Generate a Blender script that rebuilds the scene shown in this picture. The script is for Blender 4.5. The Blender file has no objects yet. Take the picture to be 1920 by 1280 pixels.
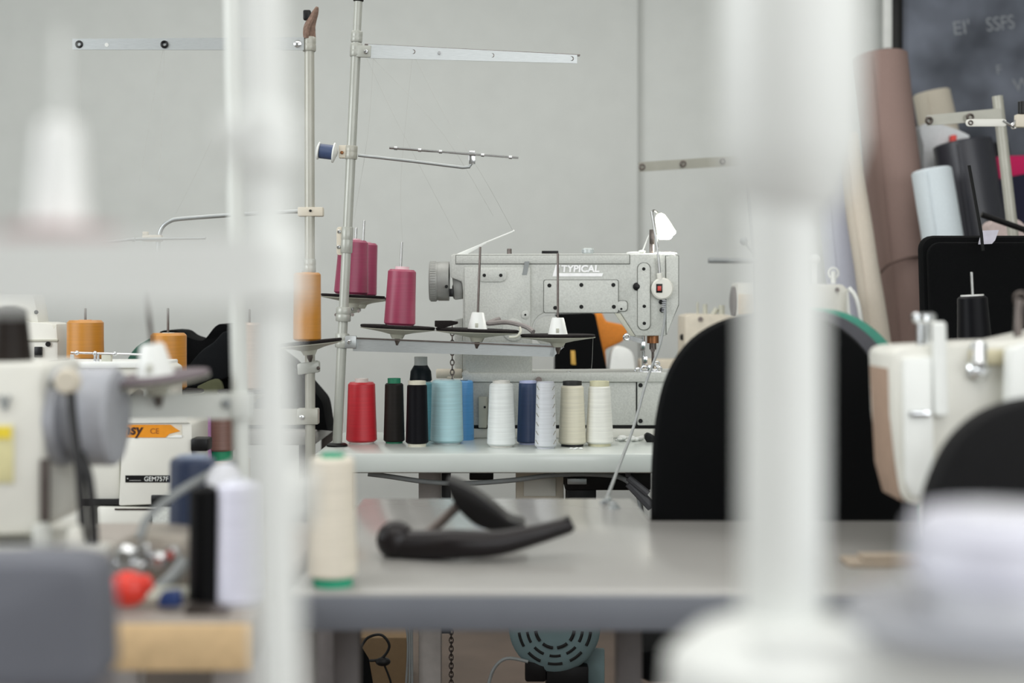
import bpy, bmesh, math, random
from mathutils import Vector, Matrix
random.seed(7)
SC = bpy.context.scene
COL = SC.collection
PI = math.pi
# ------------------------------------------------------------ camera
F = 2667.0; CH = 1.10; HY = 560.0
cam = bpy.data.cameras.new('camera'); camo = bpy.data.objects.new('camera', cam); COL.objects.link(camo)
camo.location = (0, 0, CH); camo.rotation_euler = (PI/2, 0, 0)
cam.sensor_width = 36.0; cam.lens = F/1920*36; cam.shift_y = -80/1920
cam.clip_start = 0.05
cam.dof.use_dof = True; cam.dof.focus_distance = 3.36; cam.dof.aperture_fstop = 2.25; cam.dof.aperture_blades = 0
SC.camera = camo
# ------------------------------------------------------------ world and lights
w = bpy.data.worlds.new('world'); SC.world = w; w.use_nodes = True
w.node_tree.nodes['Background'].inputs[0].default_value = (0.93, 0.97, 1.0, 1)
w.node_tree.nodes['Background'].inputs[1].default_value = 0.6
def area(name, loc, target, sx, sy, power, col=(1, 1, 1)):
    l = bpy.data.lights.new(name, 'AREA'); l.shape = 'RECTANGLE'; l.size = sx; l.size_y = sy
    l.energy = power; l.color = col
    o = bpy.data.objects.new(name, l); COL.objects.link(o); o.location = loc
    o.rotation_euler = (Vector(target)-Vector(loc)).to_track_quat('-Z', 'Y').to_euler()
    return o
area('window_fill_light', (-3.3, 1.2, 1.9), (0.2, 3.6, 0.9), 2.6, 1.6, 78, (0.93, 0.97, 1))
area('window_fill_light', (2.9, -0.6, 2.0), (0.2, 3.6, 0.9), 2.0, 1.5, 42, (0.95, 0.98, 1))
area('window_fill_light', (0.9, -2.3, 1.8), (0.1, 3.0, 1.0), 2.4, 1.7, 46, (0.96, 0.98, 1))  # added fill behind the camera, brightens the near posts
area('ceiling_fill_light', (0.0, 3.9, 3.0), (0.0, 3.9, 0), 4.5, 2.0, 52, (1, 0.985, 0.95))  # added unseen top light, brightens upper faces
area('ceiling_fill_light', (0.0, 0.9, 3.0), (0.0, 0.9, 0), 3.5, 1.4, 30, (1, 0.985, 0.95))  # added unseen top light for the foreground stands
SC.view_settings.view_transform = 'Standard'; SC.view_settings.look = 'None'
SC.view_settings.gamma = 1; SC.view_settings.exposure = 0.17
SC.view_settings.use_curve_mapping = False

# ------------------------------------------------------------ helpers
def P(x, y, d): return Vector(((x-960)*d/F, d, CH+(HY-y)*d/F))
def DZ(y, z=0.75): return (CH-z)*F/(y-HY)            # distance at which height z shows on row y
def lin(h):
    h = h.lstrip('#'); o = []
    for i in (0, 2, 4):
        c = int(h[i:i+2], 16)/255
        o.append(c/12.92 if c <= .04045 else ((c+.055)/1.055)**2.4)
    return o
def mat(name, hx, rough=0.5, metal=0.0, bump=0.0, scale=60.0, var=0.06, k=1.0, coat=0.0, stretch=None, sheen=0.0, emit=0.0, wave=None, trans=0.0, spec=.5):
    m = bpy.data.materials.new(name); m.use_nodes = True; nt = m.node_tree; n = nt.nodes; L = nt.links
    b = n['Principled BSDF']; c = [min(.95, v*k) for v in lin(hx)]
    tc = n.new('ShaderNodeTexCoord'); mp = n.new('ShaderNodeMapping'); L.new(tc.outputs['Object'], mp.inputs[0])
    if stretch: mp.inputs['Scale'].default_value = stretch
    ns = n.new('ShaderNodeTexNoise'); ns.inputs['Scale'].default_value = scale; ns.inputs['Detail'].default_value = 3
    L.new(mp.outputs[0], ns.inputs[0])
    rp = n.new('ShaderNodeValToRGB'); rp.color_ramp.elements[0].position = .3; rp.color_ramp.elements[1].position = .7
    rp.color_ramp.elements[0].color = [v*(1-var) for v in c]+[1]; rp.color_ramp.elements[1].color = [min(1, v*(1+var)) for v in c]+[1]
    L.new(ns.outputs[0], rp.inputs[0]); L.new(rp.outputs[0], b.inputs['Base Color'])
    b.inputs['Roughness'].default_value = rough; b.inputs['Metallic'].default_value = metal
    b.inputs['Coat Weight'].default_value = coat; b.inputs['Coat Roughness'].default_value = .12
    b.inputs['Sheen Weight'].default_value = sheen
    b.inputs['Specular IOR Level'].default_value = spec
    if trans: b.inputs['Transmission Weight'].default_value = trans
    if wave:
        wv = n.new('ShaderNodeTexWave'); wv.bands_direction = 'Z'; wv.inputs['Scale'].default_value = wave
        wv.inputs['Distortion'].default_value = 1.2; wv.inputs['Detail'].default_value = 1; L.new(tc.outputs['Object'], wv.inputs[0])
        bp = n.new('ShaderNodeBump'); bp.inputs['Strength'].default_value = .08; bp.inputs['Distance'].default_value = .0006
        L.new(wv.outputs[0], bp.inputs['Height']); L.new(bp.outputs[0], b.inputs['Normal'])
    elif bump:
        bp = n.new('ShaderNodeBump'); bp.inputs['Strength'].default_value = bump; bp.inputs['Distance'].default_value = .002
        L.new(ns.outputs[0], bp.inputs['Height']); L.new(bp.outputs[0], b.inputs['Normal'])
    if emit:
        b.inputs['Emission Color'].default_value = c+[1]; b.inputs['Emission Strength'].default_value = emit
    return m
ORG = {}
def org(p): return ORG[p.name] if p is not None else Vector((0, 0, 0))
class B:
    """collects shapes in world coordinates"""
    def __init__(s): s.bm = bmesh.new()
    def face(s, vs):
        try: return s.bm.faces.new(vs)
        except ValueError: return None
    def prism(s, pts, y0, y1, bev=0.0):
        """pts = (X, Z) outline, extruded along Y"""
        t = bmesh.new()
        a = [t.verts.new((x, y0, z)) for x, z in pts]; b = [t.verts.new((x, y1, z)) for x, z in pts]
        n = len(pts); t.faces.new(a); t.faces.new(b[::-1])
        for i in range(n): t.faces.new((a[i], b[i], b[(i+1) % n], a[(i+1) % n]))
        return s._add(t, bev)
    def _add(s, t, bev=0.0, seg=2):
        bmesh.ops.recalc_face_normals(t, faces=t.faces)
        if bev > 0:
            es = [e for e in t.edges if len(e.link_faces) == 2 and e.calc_face_angle(0) > .6]
            bmesh.ops.bevel(t, geom=es, offset=bev, segments=seg, affect='EDGES', profile=.5, clamp_overlap=True)
        me = bpy.data.meshes.new('t'); t.to_mesh(me); t.free(); s.bm.from_mesh(me); bpy.data.meshes.remove(me)
        return s
    def pp(s, px, d, depth, bev=0.0):
        pts = [(P(x, y, d).x, P(x, y, d).z) for x, y in px]
        return s.prism(pts, d, d+depth, bev)
    def box(s, a, b, bev=0.0):
        return s.prism([(a[0], a[2]), (b[0], a[2]), (b[0], b[2]), (a[0], b[2])], a[1], b[1], bev)
    def pbox(s, x0, y0, x1, y1, d, depth, bev=0.0):
        return s.pp([(x0, y0), (x1, y0), (x1, y1), (x0, y1)], d, depth, bev)
    def bar(s, p, q, h, t, up=Vector((0, 0, 1)), h2=None, bev=0.0):
        """box from p to q, height h along up, thickness t"""
        p, q = Vector(p), Vector(q); ax = (q-p).normalized(); sd = ax.cross(up).normalized(); u = sd.cross(ax).normalized()
        if h2 is None: h2 = h
        tb = bmesh.new(); vs = []
        for c, hh in ((p, h), (q, h2)):
            vs.append([tb.verts.new(c+u*(hh/2*a)+sd*(t/2*b)) for a, b in ((1, 1), (1, -1), (-1, -1), (-1, 1))])
        tb.faces.new(vs[0]); tb.faces.new(vs[1][::-1])
        for i in range(4): tb.faces.new((vs[0][i], vs[1][i], vs[1][(i+1) % 4], vs[0][(i+1) % 4]))
        return s._add(tb, bev)
    def tube(s, pts, r, seg=10, smooth=0):
        pts = [Vector(p) for p in pts]
        if smooth:
            out = []
            for i in range(len(pts)-1):
                p0 = pts[max(0, i-1)]; p1 = pts[i]; p2 = pts[i+1]; p3 = pts[min(len(pts)-1, i+2)]
                for k in range(smooth):
                    t = k/smooth
                    out.append(.5*((2*p1)+(p2-p0)*t+(2*p0-5*p1+4*p2-p3)*t*t+(-p0+3*p1-3*p2+p3)*t**3))
            out.append(pts[-1]); pts = out
        rs = r if isinstance(r, (list, tuple)) else [r]*len(pts)
        if len(rs) != len(pts):
            m = len(rs)-1; rs = [rs[min(m-1, int(i/(len(pts)-1)*m))]*(1-(i/(len(pts)-1)*m-min(m-1, int(i/(len(pts)-1)*m))))+rs[min(m-1, int(i/(len(pts)-1)*m))+1]*(i/(len(pts)-1)*m-min(m-1, int(i/(len(pts)-1)*m))) for i in range(len(pts))]
        t = bmesh.new(); rings = []; pn = None
        for i, p in enumerate(pts):
            ax = (pts[min(i+1, len(pts)-1)]-pts[max(i-1, 0)]).normalized()
            if pn is None: u = ax.orthogonal().normalized()
            else:
                u = pn-ax*pn.dot(ax); u = u.normalized() if u.length > 1e-6 else ax.orthogonal().normalized()
            pn = u; v = ax.cross(u)
            rings.append([t.verts.new(p+(u*math.cos(2*PI*k/seg)+v*math.sin(2*PI*k/seg))*rs[i]) for k in range(seg)])
        for a, b in zip(rings, rings[1:]):
            for k in range(seg): t.faces.new((a[k], a[(k+1) % seg], b[(k+1) % seg], b[k]))
        t.faces.new(rings[0][::-1]); t.faces.new(rings[-1])
        return s._add(t)
    def lathe(s, prof, base, axis=(0, 0, 1), seg=32):
        """prof = (radius, height) list, closed at both ends"""
        base = Vector(base); ax = Vector(axis).normalized(); u = ax.orthogonal().normalized(); v = ax.cross(u)
        t = bmesh.new(); rings = []
        for r, h in prof:
            r = max(r, 1e-5)
            rings.append([t.verts.new(base+ax*h+(u*math.cos(2*PI*k/seg)+v*math.sin(2*PI*k/seg))*r) for k in range(seg)])
        for a, b in zip(rings, rings[1:]):
            for k in range(seg): t.faces.new((a[k], a[(k+1) % seg], b[(k+1) % seg], b[k]))
        t.faces.new(rings[0][::-1]); t.faces.new(rings[-1])
        return s._add(t)
    def cyl(s, p, q, r, seg=20, bev=0.0):
        p, q = Vector(p), Vector(q); h = (q-p).length
        b = min(bev, r*.4)
        return s.lathe([(r-b, 0), (r, b), (r, h-b), (r-b, h)] if b else [(r, 0), (r, h)], p, q-p, seg)
    def ball(s, c, r, sc=(1, 1, 1), seg=16):
        t = bmesh.new(); bmesh.ops.create_uvsphere(t, u_segments=seg, v_segments=seg//2+2, radius=r)
        for v in t.verts: v.co = Vector((v.co.x*sc[0], v.co.y*sc[1], v.co.z*sc[2]))+Vector(c)
        return s._add(t)
    def torus(s, c, R, r, axis=(0, 1, 0), sx=1.0, seg=20, sg=8):
        ax = Vector(axis).normalized(); u = Vector((1, 0, 0)) if abs(ax.x) < .9 else Vector((0, 1, 0)); u = (u-ax*u.dot(ax)).normalized(); v = ax.cross(u)
        t = bmesh.new(); rg = []
        for i in range(seg):
            a = 2*PI*i/seg; dr = u*math.cos(a)*sx+v*math.sin(a)
            c0 = Vector(c)+dr*R; dn = dr.normalized()
            rg.append([t.verts.new(c0+(dn*math.cos(2*PI*k/sg)+ax*math.sin(2*PI*k/sg))*r) for k in range(sg)])
        for i in range(seg):
            a, b = rg[i], rg[(i+1) % seg]
            for k in range(sg): t.faces.new((a[k], a[(k+1) % sg], b[(k+1) % sg], b[k]))
        return s._add(t)
def finish(bm, name, o, smooth=True):
    me = bpy.data.meshes.new(name)
    for v in bm.verts: v.co -= o
    bm.to_mesh(me); bm.free()
    if smooth and len(me.polygons):
        me.polygons.foreach_set('use_smooth', [True]*len(me.polygons))
        me.set_sharp_from_angle(angle=math.radians(38))
    return me
def obj(name, b, m, parent=None):
    bm = b.bm if isinstance(b, B) else b
    if parent is None:
        xs = [v.co for v in bm.verts]; lo = Vector([min(c[i] for c in xs) for i in range(3)]); hi = Vector([max(c[i] for c in xs) for i in range(3)])
        o0 = Vector(((lo.x+hi.x)/2, (lo.y+hi.y)/2, lo.z))
    else: o0 = org(parent)
    me = finish(bm, name, o0); me.materials.append(m)
    o = bpy.data.objects.new(name, me); COL.objects.link(o)
    if parent is None: o.location = o0
    else: o.parent = parent
    ORG[o.name] = o0
    return o
def tag(o, label, cat, group=None, kind=None):
    o['label'] = label; o['category'] = cat
    if group: o['group'] = group
    if kind: o['kind'] = kind
    return o
def thing(name, label, cat, loc, group=None):
    o = bpy.data.objects.new(name, None); COL.objects.link(o); o.location = loc; o.empty_display_size = .05
    ORG[o.name] = Vector(loc); return tag(o, label, cat, group)
def struct(name, b, m, parent=None):
    o = obj(name, b, m, parent); o['kind'] = 'structure'; return o
def text(name, s, size, p, m, parent, ext=.0004, shear=0.0, bold=0.0, rotz=0.0, sx=1.0):
    c = bpy.data.curves.new('t', 'FONT'); c.body = s; c.size = size; c.extrude = ext; c.shear = shear; c.offset = bold
    to = bpy.data.objects.new('t', c); COL.objects.link(to)
    bpy.context.view_layer.update()
    me = bpy.data.meshes.new_from_object(to.evaluated_get(bpy.context.evaluated_depsgraph_get()))
    bpy.data.objects.remove(to)
    me.transform(Matrix.Translation(Vector(p)-org(parent)) @ Matrix.Rotation(rotz, 4, 'Y') @ Matrix.Rotation(PI/2, 4, 'X') @ Matrix.Diagonal((sx, 1, 1, 1)))
    me.materials.clear(); me.materials.append(m)
    o = bpy.data.objects.new(name, me); COL.objects.link(o); o.parent = parent; ORG[o.name] = org(parent)
    return o
def rrect(x0, y0, x1, y1, r, n=5):
    out = []
    for cx, cy, a0 in ((x1-r, y1-r, 0), (x0+r, y1-r, PI/2), (x0+r, y0+r, PI), (x1-r, y0+r, 1.5*PI)):
        for k in range(n+1):
            a = a0+PI/2*k/n; out.append((cx+r*math.cos(a), cy+r*math.sin(a)))
    return out
def spline(pts, n=6):
    """closed smooth outline through pts"""
    N = len(pts); out = []
    for i in range(N):
        p0, p1, p2, p3 = (Vector(pts[(i+k-1) % N]) for k in range(4))
        for k in range(n):
            t = k/n; q = .5*((2*p1)+(p2-p0)*t+(2*p0-5*p1+4*p2-p3)*t*t+(-p0+3*p1-3*p2+p3)*t**3); out.append((q.x, q.y))
    return out

# ------------------------------------------------------------ materials
M = {}
M['wall'] = mat('painted_wall', '#d0d3cf', .9, bump=.15, scale=9, var=.02, k=.97)
M['ceiling'] = mat('painted_ceiling', '#dcdcd8', .9, var=.02)
M['floor'] = mat('brown_floor', '#62544a', .6, bump=.1, scale=5, var=.18)
M['hammer'] = mat('hammered_grey_enamel', '#c9cbc5', .42, .0, bump=.3, scale=240, var=.09, k=.93)
M['cream'] = mat('cream_enamel', '#e0dfd6', .38, scale=14, var=.03, k=.95)
M['white'] = mat('white_plastic', '#eceeea', .45, scale=20, var=.03, k=.95)
M['pole'] = mat('grey_painted_tube', '#bdbfb6', .32, .1, scale=20, var=.04, k=.8)
M['polew'] = mat('warm_painted_tube', '#c0bfb3', .35, .1, scale=20, var=.05, k=.76)
M['clampc'] = mat('beige_plastic_clamp', '#cfc7b6', .5, scale=40, var=.05)
M['fpole'] = mat('white_painted_tube', '#eceeea', .4, scale=10, var=.02, k=.95)
M['dish2'] = mat('shadow_gap_grey', '#6f716c', .7)  # dark grey of the sheets that imitate shade around cover plates
M['chrome'] = mat('polished_steel', '#d8dadc', .18, 1.0, scale=80, var=.1)
M['alu'] = mat('brushed_aluminium', '#b2b6b6', .42, .9, scale=60, var=.07, stretch=(1, 1, 18))
M['darkmetal'] = mat('dark_steel_rod', '#6a625e', .3, .9, scale=80, var=.15)
M['rodm'] = mat('satin_steel_rod', '#a5a5a3', .3, .95, scale=80, var=.1)
M['copper'] = mat('copper_bush', '#9c6a48', .3, .9)
M['foam'] = mat('black_foam', '#1f1b1b', .95, spec=.2, bump=.6, scale=300, var=.3)
M['dish'] = mat('grey_plastic_dish', '#b9b9ab', .42, scale=30, var=.05)
M['black'] = mat('black_plastic', '#0d0d0e', .4, spec=.3, scale=40, var=.2)
M['blackfab'] = mat('black_upholstery', '#08090a', .95, spec=.12, bump=.3, scale=400, var=.2)
M['green'] = mat('green_shell', '#2f8570', .6, k=.9)
M['tabletop'] = mat('grey_laminate', '#cbc9c4', .22, scale=5, var=.03, k=.57, coat=.1)
M['tableedge'] = mat('blue_grey_edging', '#8b8f98', .5, scale=10, var=.05, k=.6)
M['lamw'] = mat('white_laminate', '#d2d8d3', .25, scale=8, var=.03, k=.93, coat=.3)
M['wood'] = mat('raw_chipboard', '#dcbd90', .7, bump=.2, scale=60, var=.08, k=.95)
M['leg'] = mat('pale_steel_leg', '#c6c0bc', .5, var=.05, k=.75)
M['legd'] = mat('grey_steel_leg', '#6f6a69', .5, var=.05)
M['hole'] = mat('dark_hole', '#0d0d0d', .8)
M['greycable'] = mat('grey_cable', '#8b8f8f', .5)
M['blackcable'] = mat('black_cable', '#1c1c1d', .5)
M['teal'] = mat('teal_grey_motor_paint', '#6d8285', .45, scale=12, var=.08)
M['chalkboard'] = mat('chalk_smeared_board', '#676c76', .8, spec=.2, scale=3.2, var=.6, bump=.03)
M['chalk'] = mat('chalk', '#959a9f', .95, scale=120, var=.2)
M['redsw'] = mat('red_rocker', '#c3433a', .35)
M['greyplastic'] = mat('grey_plastic', '#a4a6ac', .45, var=.04)
M['wheel'] = mat('neutral_grey_wheel', '#9a9b97', .42, .2, var=.05)
M['glass'] = mat('clear_oil_window', '#dfe6e6', .08, trans=.7)
M['thread'] = mat('fine_thread', '#b9b9b4', .8)
M['lamp'] = mat('glowing_lamp_lens', '#fffdf0', .5, emit=140.0)
M['logo'] = mat('pale_blue_print', '#f2fbff', .4, k=1.1)
def yarn(hx, k=1.0): return mat('wound_thread', hx, .40, bump=0, scale=40, var=.07, k=k, stretch=(.3, .3, 9), sheen=(.0 if sum(lin(hx)) < .25 else .08), wave=900, spec=(.12 if sum(lin(hx)) < .1 else .6))

# ------------------------------------------------------------ room
b = B(); b.box((-4.2, -2.5, -.1), (4.2, 6.4, 0)); struct('floor', b, M['floor'])
b = B(); b.box((-4.2, 6.2, 0), (4.2, 6.35, 3.2)); struct('wall_back', b, M['wall'])
xa = P(1198, 0, 6.12).x
b = B(); b.box((-4.2, 6.16, 0), (xa, 6.2, 3.2), .006); struct('trim_1', b, M['wall'])
b = B(); b.box((-4.35, -2.5, 0), (-4.2, 6.35, 3.2)); struct('wall_left', b, M['wall'])
b = B(); b.box((4.2, -2.5, 0), (4.35, 6.35, 3.2)); struct('wall_right', b, M['wall'])
b = B(); b.box((-4.35, -2.65, 0), (4.35, -2.5, 3.2)); struct('wall_front', b, M['wall'])
b = B(); b.box((-4.35, -2.5, 3.2), (4.35, 6.35, 3.3)); struct('ceiling', b, M['ceiling'])

# ------------------------------------------------------------ tables
def table(label, X0, X1, d0, d1, ztop, th, top, edge, legs, legm, legw=.05, notch=None):
    t = thing('work_table', label, 'table', ((X0+X1)/2, (d0+d1)/2, 0))
    b = B()
    if notch:      # a narrower extension at the back, in one surface with the top
        nx, nd = notch; tb = bmesh.new(); o_ = [(X0, d0+.004), (X1, d0+.004), (X1, d1), (nx, d1), (nx-.012, nd), (X0, nd)]
        lo = [tb.verts.new((x, y, ztop-th)) for x, y in o_]; up = [tb.verts.new((x, y, ztop)) for x, y in o_]
        tb.faces.new(lo[::-1]); tb.faces.new(up)
        for i in range(6): tb.faces.new((lo[i], lo[(i+1) % 6], up[(i+1) % 6], up[i]))
        b._add(tb, .008)
    else: b.box((X0, d0+.004, ztop-th), (X1, d1, ztop), .009)
    obj('tabletop', b, top, t)
    if edge is not None:
        b = B(); b.box((X0, d0, ztop-th-.002), (X1, d0+.006, ztop-.006), .002); obj('edge_strip', b, edge, t)
    for x, y in legs:
        b = B(); b.box((x-legw/2, y-legw/2, 0), (x+legw/2, y+legw/2, ztop-th), .004); obj('leg', b, legm, t)
    return t
def X(x, d): return (x-960)*d/F
T1 = table('white laminate sewing table carrying the row of thread cones', X(588, 3.22), X(1660, 3.22), 3.22, 3.74, .75, .046, M['lamw'], None,
      [(X(807, 3.5), 3.5), (X(1600, 3.5), 3.5), (X(1600, 3.68), 3.68), (X(640, 3.66), 3.66)], M['leg'], .055)
T2 = table('glossy grey table in the centre foreground with blue grey front edge', X(540, 1.7), X(2010, 1.7), 1.70, 2.25, .75, .045, M['tabletop'], M['tableedge'],
      [(X(652, 2.1), 2.1), (X(1178, 2.1), 2.1), (X(1730, 2.1), 2.1), (X(1500, 1.78), 1.78), (X(610, 2.45), 2.45)], M['legd'], .038, notch=(X(1226, 2.25), 2.5))
T3 = table('chipboard edged table at lower left under the blurred thread cones', X(-160, 1.5), X(470, 1.5), 1.50, 2.15, .7625, .053, mat('grey_worn_laminate', '#9b938b', .5), M['wood'],
      [(X(-150, 1.6)+.1, 1.6), (X(440, 1.6), 1.62), (X(440, 1.6), 2.08), (X(-150, 1.6)+.1, 2.08)], M['leg'], .05)
T4 = table('low dark table under the cream overlocker at left', X(-60, 2.9), X(598, 2.95), 2.83, 3.6, .59, .04, M['legd'], None,
      [(X(-40, 2.9)+.05, 2.9), (X(560, 2.9), 2.9), (X(560, 3), 3.5), (X(-40, 2.9)+.05, 3.5)], M['legd'], .04)
T5 = table('grey table against the wall under the black garment', X(150, 4.0), X(612, 4.0), 3.78, 4.4, .75, .04, M['tabletop'], None,
      [(X(180, 4.0), 3.85), (X(590, 4.0), 3.85), (X(590, 4.0), 4.3), (X(180, 4.0), 4.3)], M['legd'], .04)
T8 = table('grey work table by the back wall behind the central machine', X(1000, 4.6), X(1620, 4.6), 4.6, 5.3, .75, .04, M['tabletop'], None,
      [(X(1020, 4.7), 4.7), (X(1600, 4.7), 4.7), (X(1600, 4.7), 5.2), (X(1020, 4.7), 5.2)], M['legd'], .04)
T6 = table('grey table at right carrying the black thread cone stand', X(1750, 2.9), X(2150, 2.9), 2.6, 3.4, .75, .04, M['tabletop'], None,
      [(X(1770, 2.9), 2.66), (X(2130, 2.9), 2.66), (X(2130, 2.9), 3.34), (X(1770, 2.9), 3.34)], M['legd'], .04)
T9 = table('black topped bench in front of the leaning fabric rolls', X(1640, 4.8), X(2150, 4.8), 4.25, 4.95, .93, .035, M['black'], None,
      [(X(1660, 4.8), 4.3), (X(2130, 4.8), 4.3), (X(2130, 4.8), 4.9), (X(1660, 4.8), 4.9)], M['legd'], .04)

# ------------------------------------------------------------ thread cones
def cone(label, cx, wb, wt, yb, yt, hx, surf=.75, d=None, core='#e9e6da', ct=.010, cb=.004, cr=.5, group=None, k=1.0, shoulder=0.0, base=None, lean=(0, 0), name='thread_cone', k2=1.0):
    """wound cone: base centre cx, base width wb, top width wt, base row yb, winding top row yt (photo pixels at its distance)"""
    if base is None:
        if d is None: d = DZ(yb, surf)
        base = P(cx, yb, d)
    else: d = base.y
    s = d/F; H = (yb-yt)*s; rb = wb/2*s; rt = wt/2*s
    ax = Vector((lean[0], lean[1], 1)).normalized()
    t = thing(name, label, 'thread', base, group)
    b = B(); e = rb*.12
    prof = [(rb*.35, cb+.0005), (rb-e, cb), (rb, cb+e)]
    if shoulder: prof += [(rb+(rt-rb)*.2, H*(1-shoulder)), (rt, H*(1-shoulder*.35)), (rt-e*2.2, H)]
    else: prof += [(rb+(rt-rb)*.5, H*.5), (rt+e*.1, H-e*1.1), (rt-e, H)]
    prof += [(rt*cr*.9, H-.0005)]
    b.lathe(prof, base, ax, 40); obj('thread_winding', b, yarn(hx, k), t)
    b = B(); r0 = rb*.8; r1 = rt*cr
    b.lathe([(r0, 0), (r0, cb+.002), (r1*1.15, cb+.003), (r1, H), (r1, H+ct), (r1*.86, H+ct), (r1*.8, H+ct-.004), (r1*.78, H+ct*.2)], base, ax, 32)
    obj('core', b, mat('cone_core', core, .5, k=k2), t)
    return t
G1 = 'thread cones standing on the white table'
cone('red thread cone at the left end of the row on the white table', 678, 58, 50, 830, 716, '#c4222f', core='#ddd8d2', group=G1, ct=.009)
cone('dark grey brown thread cone with green core on white table', 739, 40, 34, 830, 718, '#2a2725', core='#1f7d5c', cr=.72, ct=.012, group=G1)
cone('tall black thread cone with cream core in front of the light blue cone', 782, 43, 37, 836, 720, '#0b0a0f', core='#d8d4c2', cr=.9, ct=.008, cb=.007, group=G1)
cone('clear core cone of pale teal thread hidden behind the tall black cone', 792, 42, 38, 829, 716, '#74b3bd', core='#cfdedd', group=G1, cr=.8, ct=.002, d=3.53)
cone('light blue thread cone in the middle of the row', 838, 62, 56, 831, 712, '#a9ced5', core='#b8c4c6', group=G1, ct=.001, cr=.5)
cone('bright blue thread cone peeking out behind the light blue cone', 868, 42, 38, 830, 713, '#4d93cc', core='#6a7f90', group=G1, d=3.54, ct=.001)
cone('plain white thread cone left of the navy cone', 940, 54, 44, 837, 718, '#dfe3e1', core='#cfcdc6', group=G1, ct=.006, cr=.75)
cone('navy blue thread cone between white cones on the table', 990, 42, 34, 832, 716, '#33456a', core='#b9bfe0', group=G1, ct=.003, cr=.95)
cone('cream thread cone with black core on white table', 1073, 52, 42, 836, 722, '#dcd7c3', core='#1b1b1b', group=G1, cr=.85, ct=.010, cb=.006)
cone('white thread cone with pale beige core at the right end of the row', 1124, 53, 40, 835, 722, '#e4e4dc', core='#cfcbac', group=G1, cr=.92, ct=.010, cb=.006, k=1.02)
# net-sleeved pale spool
t = cone('pale grey thread spool in a mesh sleeve with dark seam marks', 1023, 41, 34, 840, 716, '#c9ccd0', core='#c6c8cf', group=G1, ct=.001, cr=.95)
o0 = ORG[t.name]; s = o0.y/F
b = B()
for i in range(7):
    z = o0.z+.016+i*.021
    for sg in (-1, 1):
        r = (20.5-3.3*i/7)*s+.0002
        a0 = -PI/2+sg*.95
        b.tube([(o0.x+r*math.cos(a0+sg*.06*q), o0.y+r*math.sin(a0+sg*.06*q), z+sg*.0+.003*q*.5) for q in range(-3, 4)], .0007, 5)
obj('sleeve_seam', b, mat('sleeve_thread', '#8a8674', .8), t)['kind'] = 'stuff'
# stacked dark bottle-shaped spool on top of the hidden clear cone
t = cone('short black teal spool with grey cap stacked on the hidden cone', 789, 42, 26, 716, 679, '#0c1418', d=3.53, core='#9ea29f', cr=.95, ct=.014, shoulder=.45, cb=.002, name='thread_spool')

# ------------------------------------------------------------ thread stand parts
def pad(par, c, R, ax=(0, 0, 1), spin=.2, holder=False, sp_r=.0028, foam='foam', dishm='dish', dd=.026, spm='rodm', nut=True):
    """c = centre of the foam top; ax = spindle direction"""
    ax = Vector(ax).normalized(); c = Vector(c)
    b = B(); b.lathe([(R*.96, -.006), (R, -.004), (R, 0.0), (R*.97, .001), (.004, .001)], c, ax, 40); obj('foam_pad', b, M[foam], par)
    b = B(); b.lathe([(.013, -dd-.004), (.015, -dd), (.018, -dd+.006), (R*.45, -.015), (R*1.0, -.0075), (R*1.01, -.006), (R*.9, -.0055)], c, ax, 40); obj('dish', b, M[dishm], par)
    b = B(); b.cyl(c-ax*(dd+.012), c+ax*spin, sp_r, 12, .001); sp = obj('spindle', b, M[spm], par)
    if nut:
        b = B(); b.lathe([(.003, -dd-.020), (.005, -dd-.014), (.007, -dd-.010), (.007, -dd-.004)], c, ax, 6); obj('nut', b, M['darkmetal'], par)
    if holder:
        b = B(); b.lathe([(.0235, .001), (.0225, .004), (.0150, .037), (.0135, .040), (.004, .040)], c, ax, 28); h = obj('cone_holder', b, M['white'], par)
        f = c+ax*.012+Vector((-.001, -.0215, 0))
        b = B(); b.box((f.x-.004, f.y-.001, f.z-.008), (f.x+.003, f.y+.002, f.z+.003), .0005); obj('slot', b, M['dish'], h)
def collar(par, pc, ax, r, h, m, name='collar'):
    ax = Vector(ax).normalized()
    b = B(); b.lathe([(r*.92, -h/2), (r, -h/2+.002), (r, -.002), (r*.96, 0), (r, .002), (r, h/2-.002), (r*.92, h/2)], pc, ax, 28); return obj(name, b, m, par)
def screw(par, c, r=.004, m='chrome', name='screw', ax=(0, -1, 0)):
    c = Vector(c); b = B(); b.lathe([(r, 0), (r, .0015), (r*.7, .003), (.0005, .0032)], c, ax, 14); return obj(name, b, M[m], par)

# ------------------------------------------------------------ main stand in focus
D = 3.38
st = thing('thread_stand', 'leaning grey thread stand with magenta cones and empty spool pads on the white table', 'thread stand', P(632, 836, D))
base = P(632, 836, D); top = P(672, 1, D); lean = (top-base).normalized()
def on(y): return base+(top-base)*((836-y)/835)
b = B(); b.cyl(base, on(80), .0115, 24); b.cyl(on(90), top, .0098, 24); obj('pole', b, M['pole'], st)
b = B(); b.lathe([(.025, 0), (.025, .004), (.020, .007), (.012, .008)], (base.x, base.y, .75), (0, 0, 1), 28); obj('base_flange', b, M['black'], st)
b = B(); b.cyl(on(3), on(-6), .0125, 20, .002); obj('end_cap', b, M['black'], st)
collar(st, on(69), lean, .0138, .026, M['pole']); collar(st, on(94), lean, .0145, .031, M['pole'])
collar(st, on(450), lean, .0142, .062, M['pole']); collar(st, on(589), lean, .0180, .034, M['pole']); collar(st, on(638), lean, .0165, .034, M['pole'])
collar(st, on(286), lean, .0150, .032, M['polew'])
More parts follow.
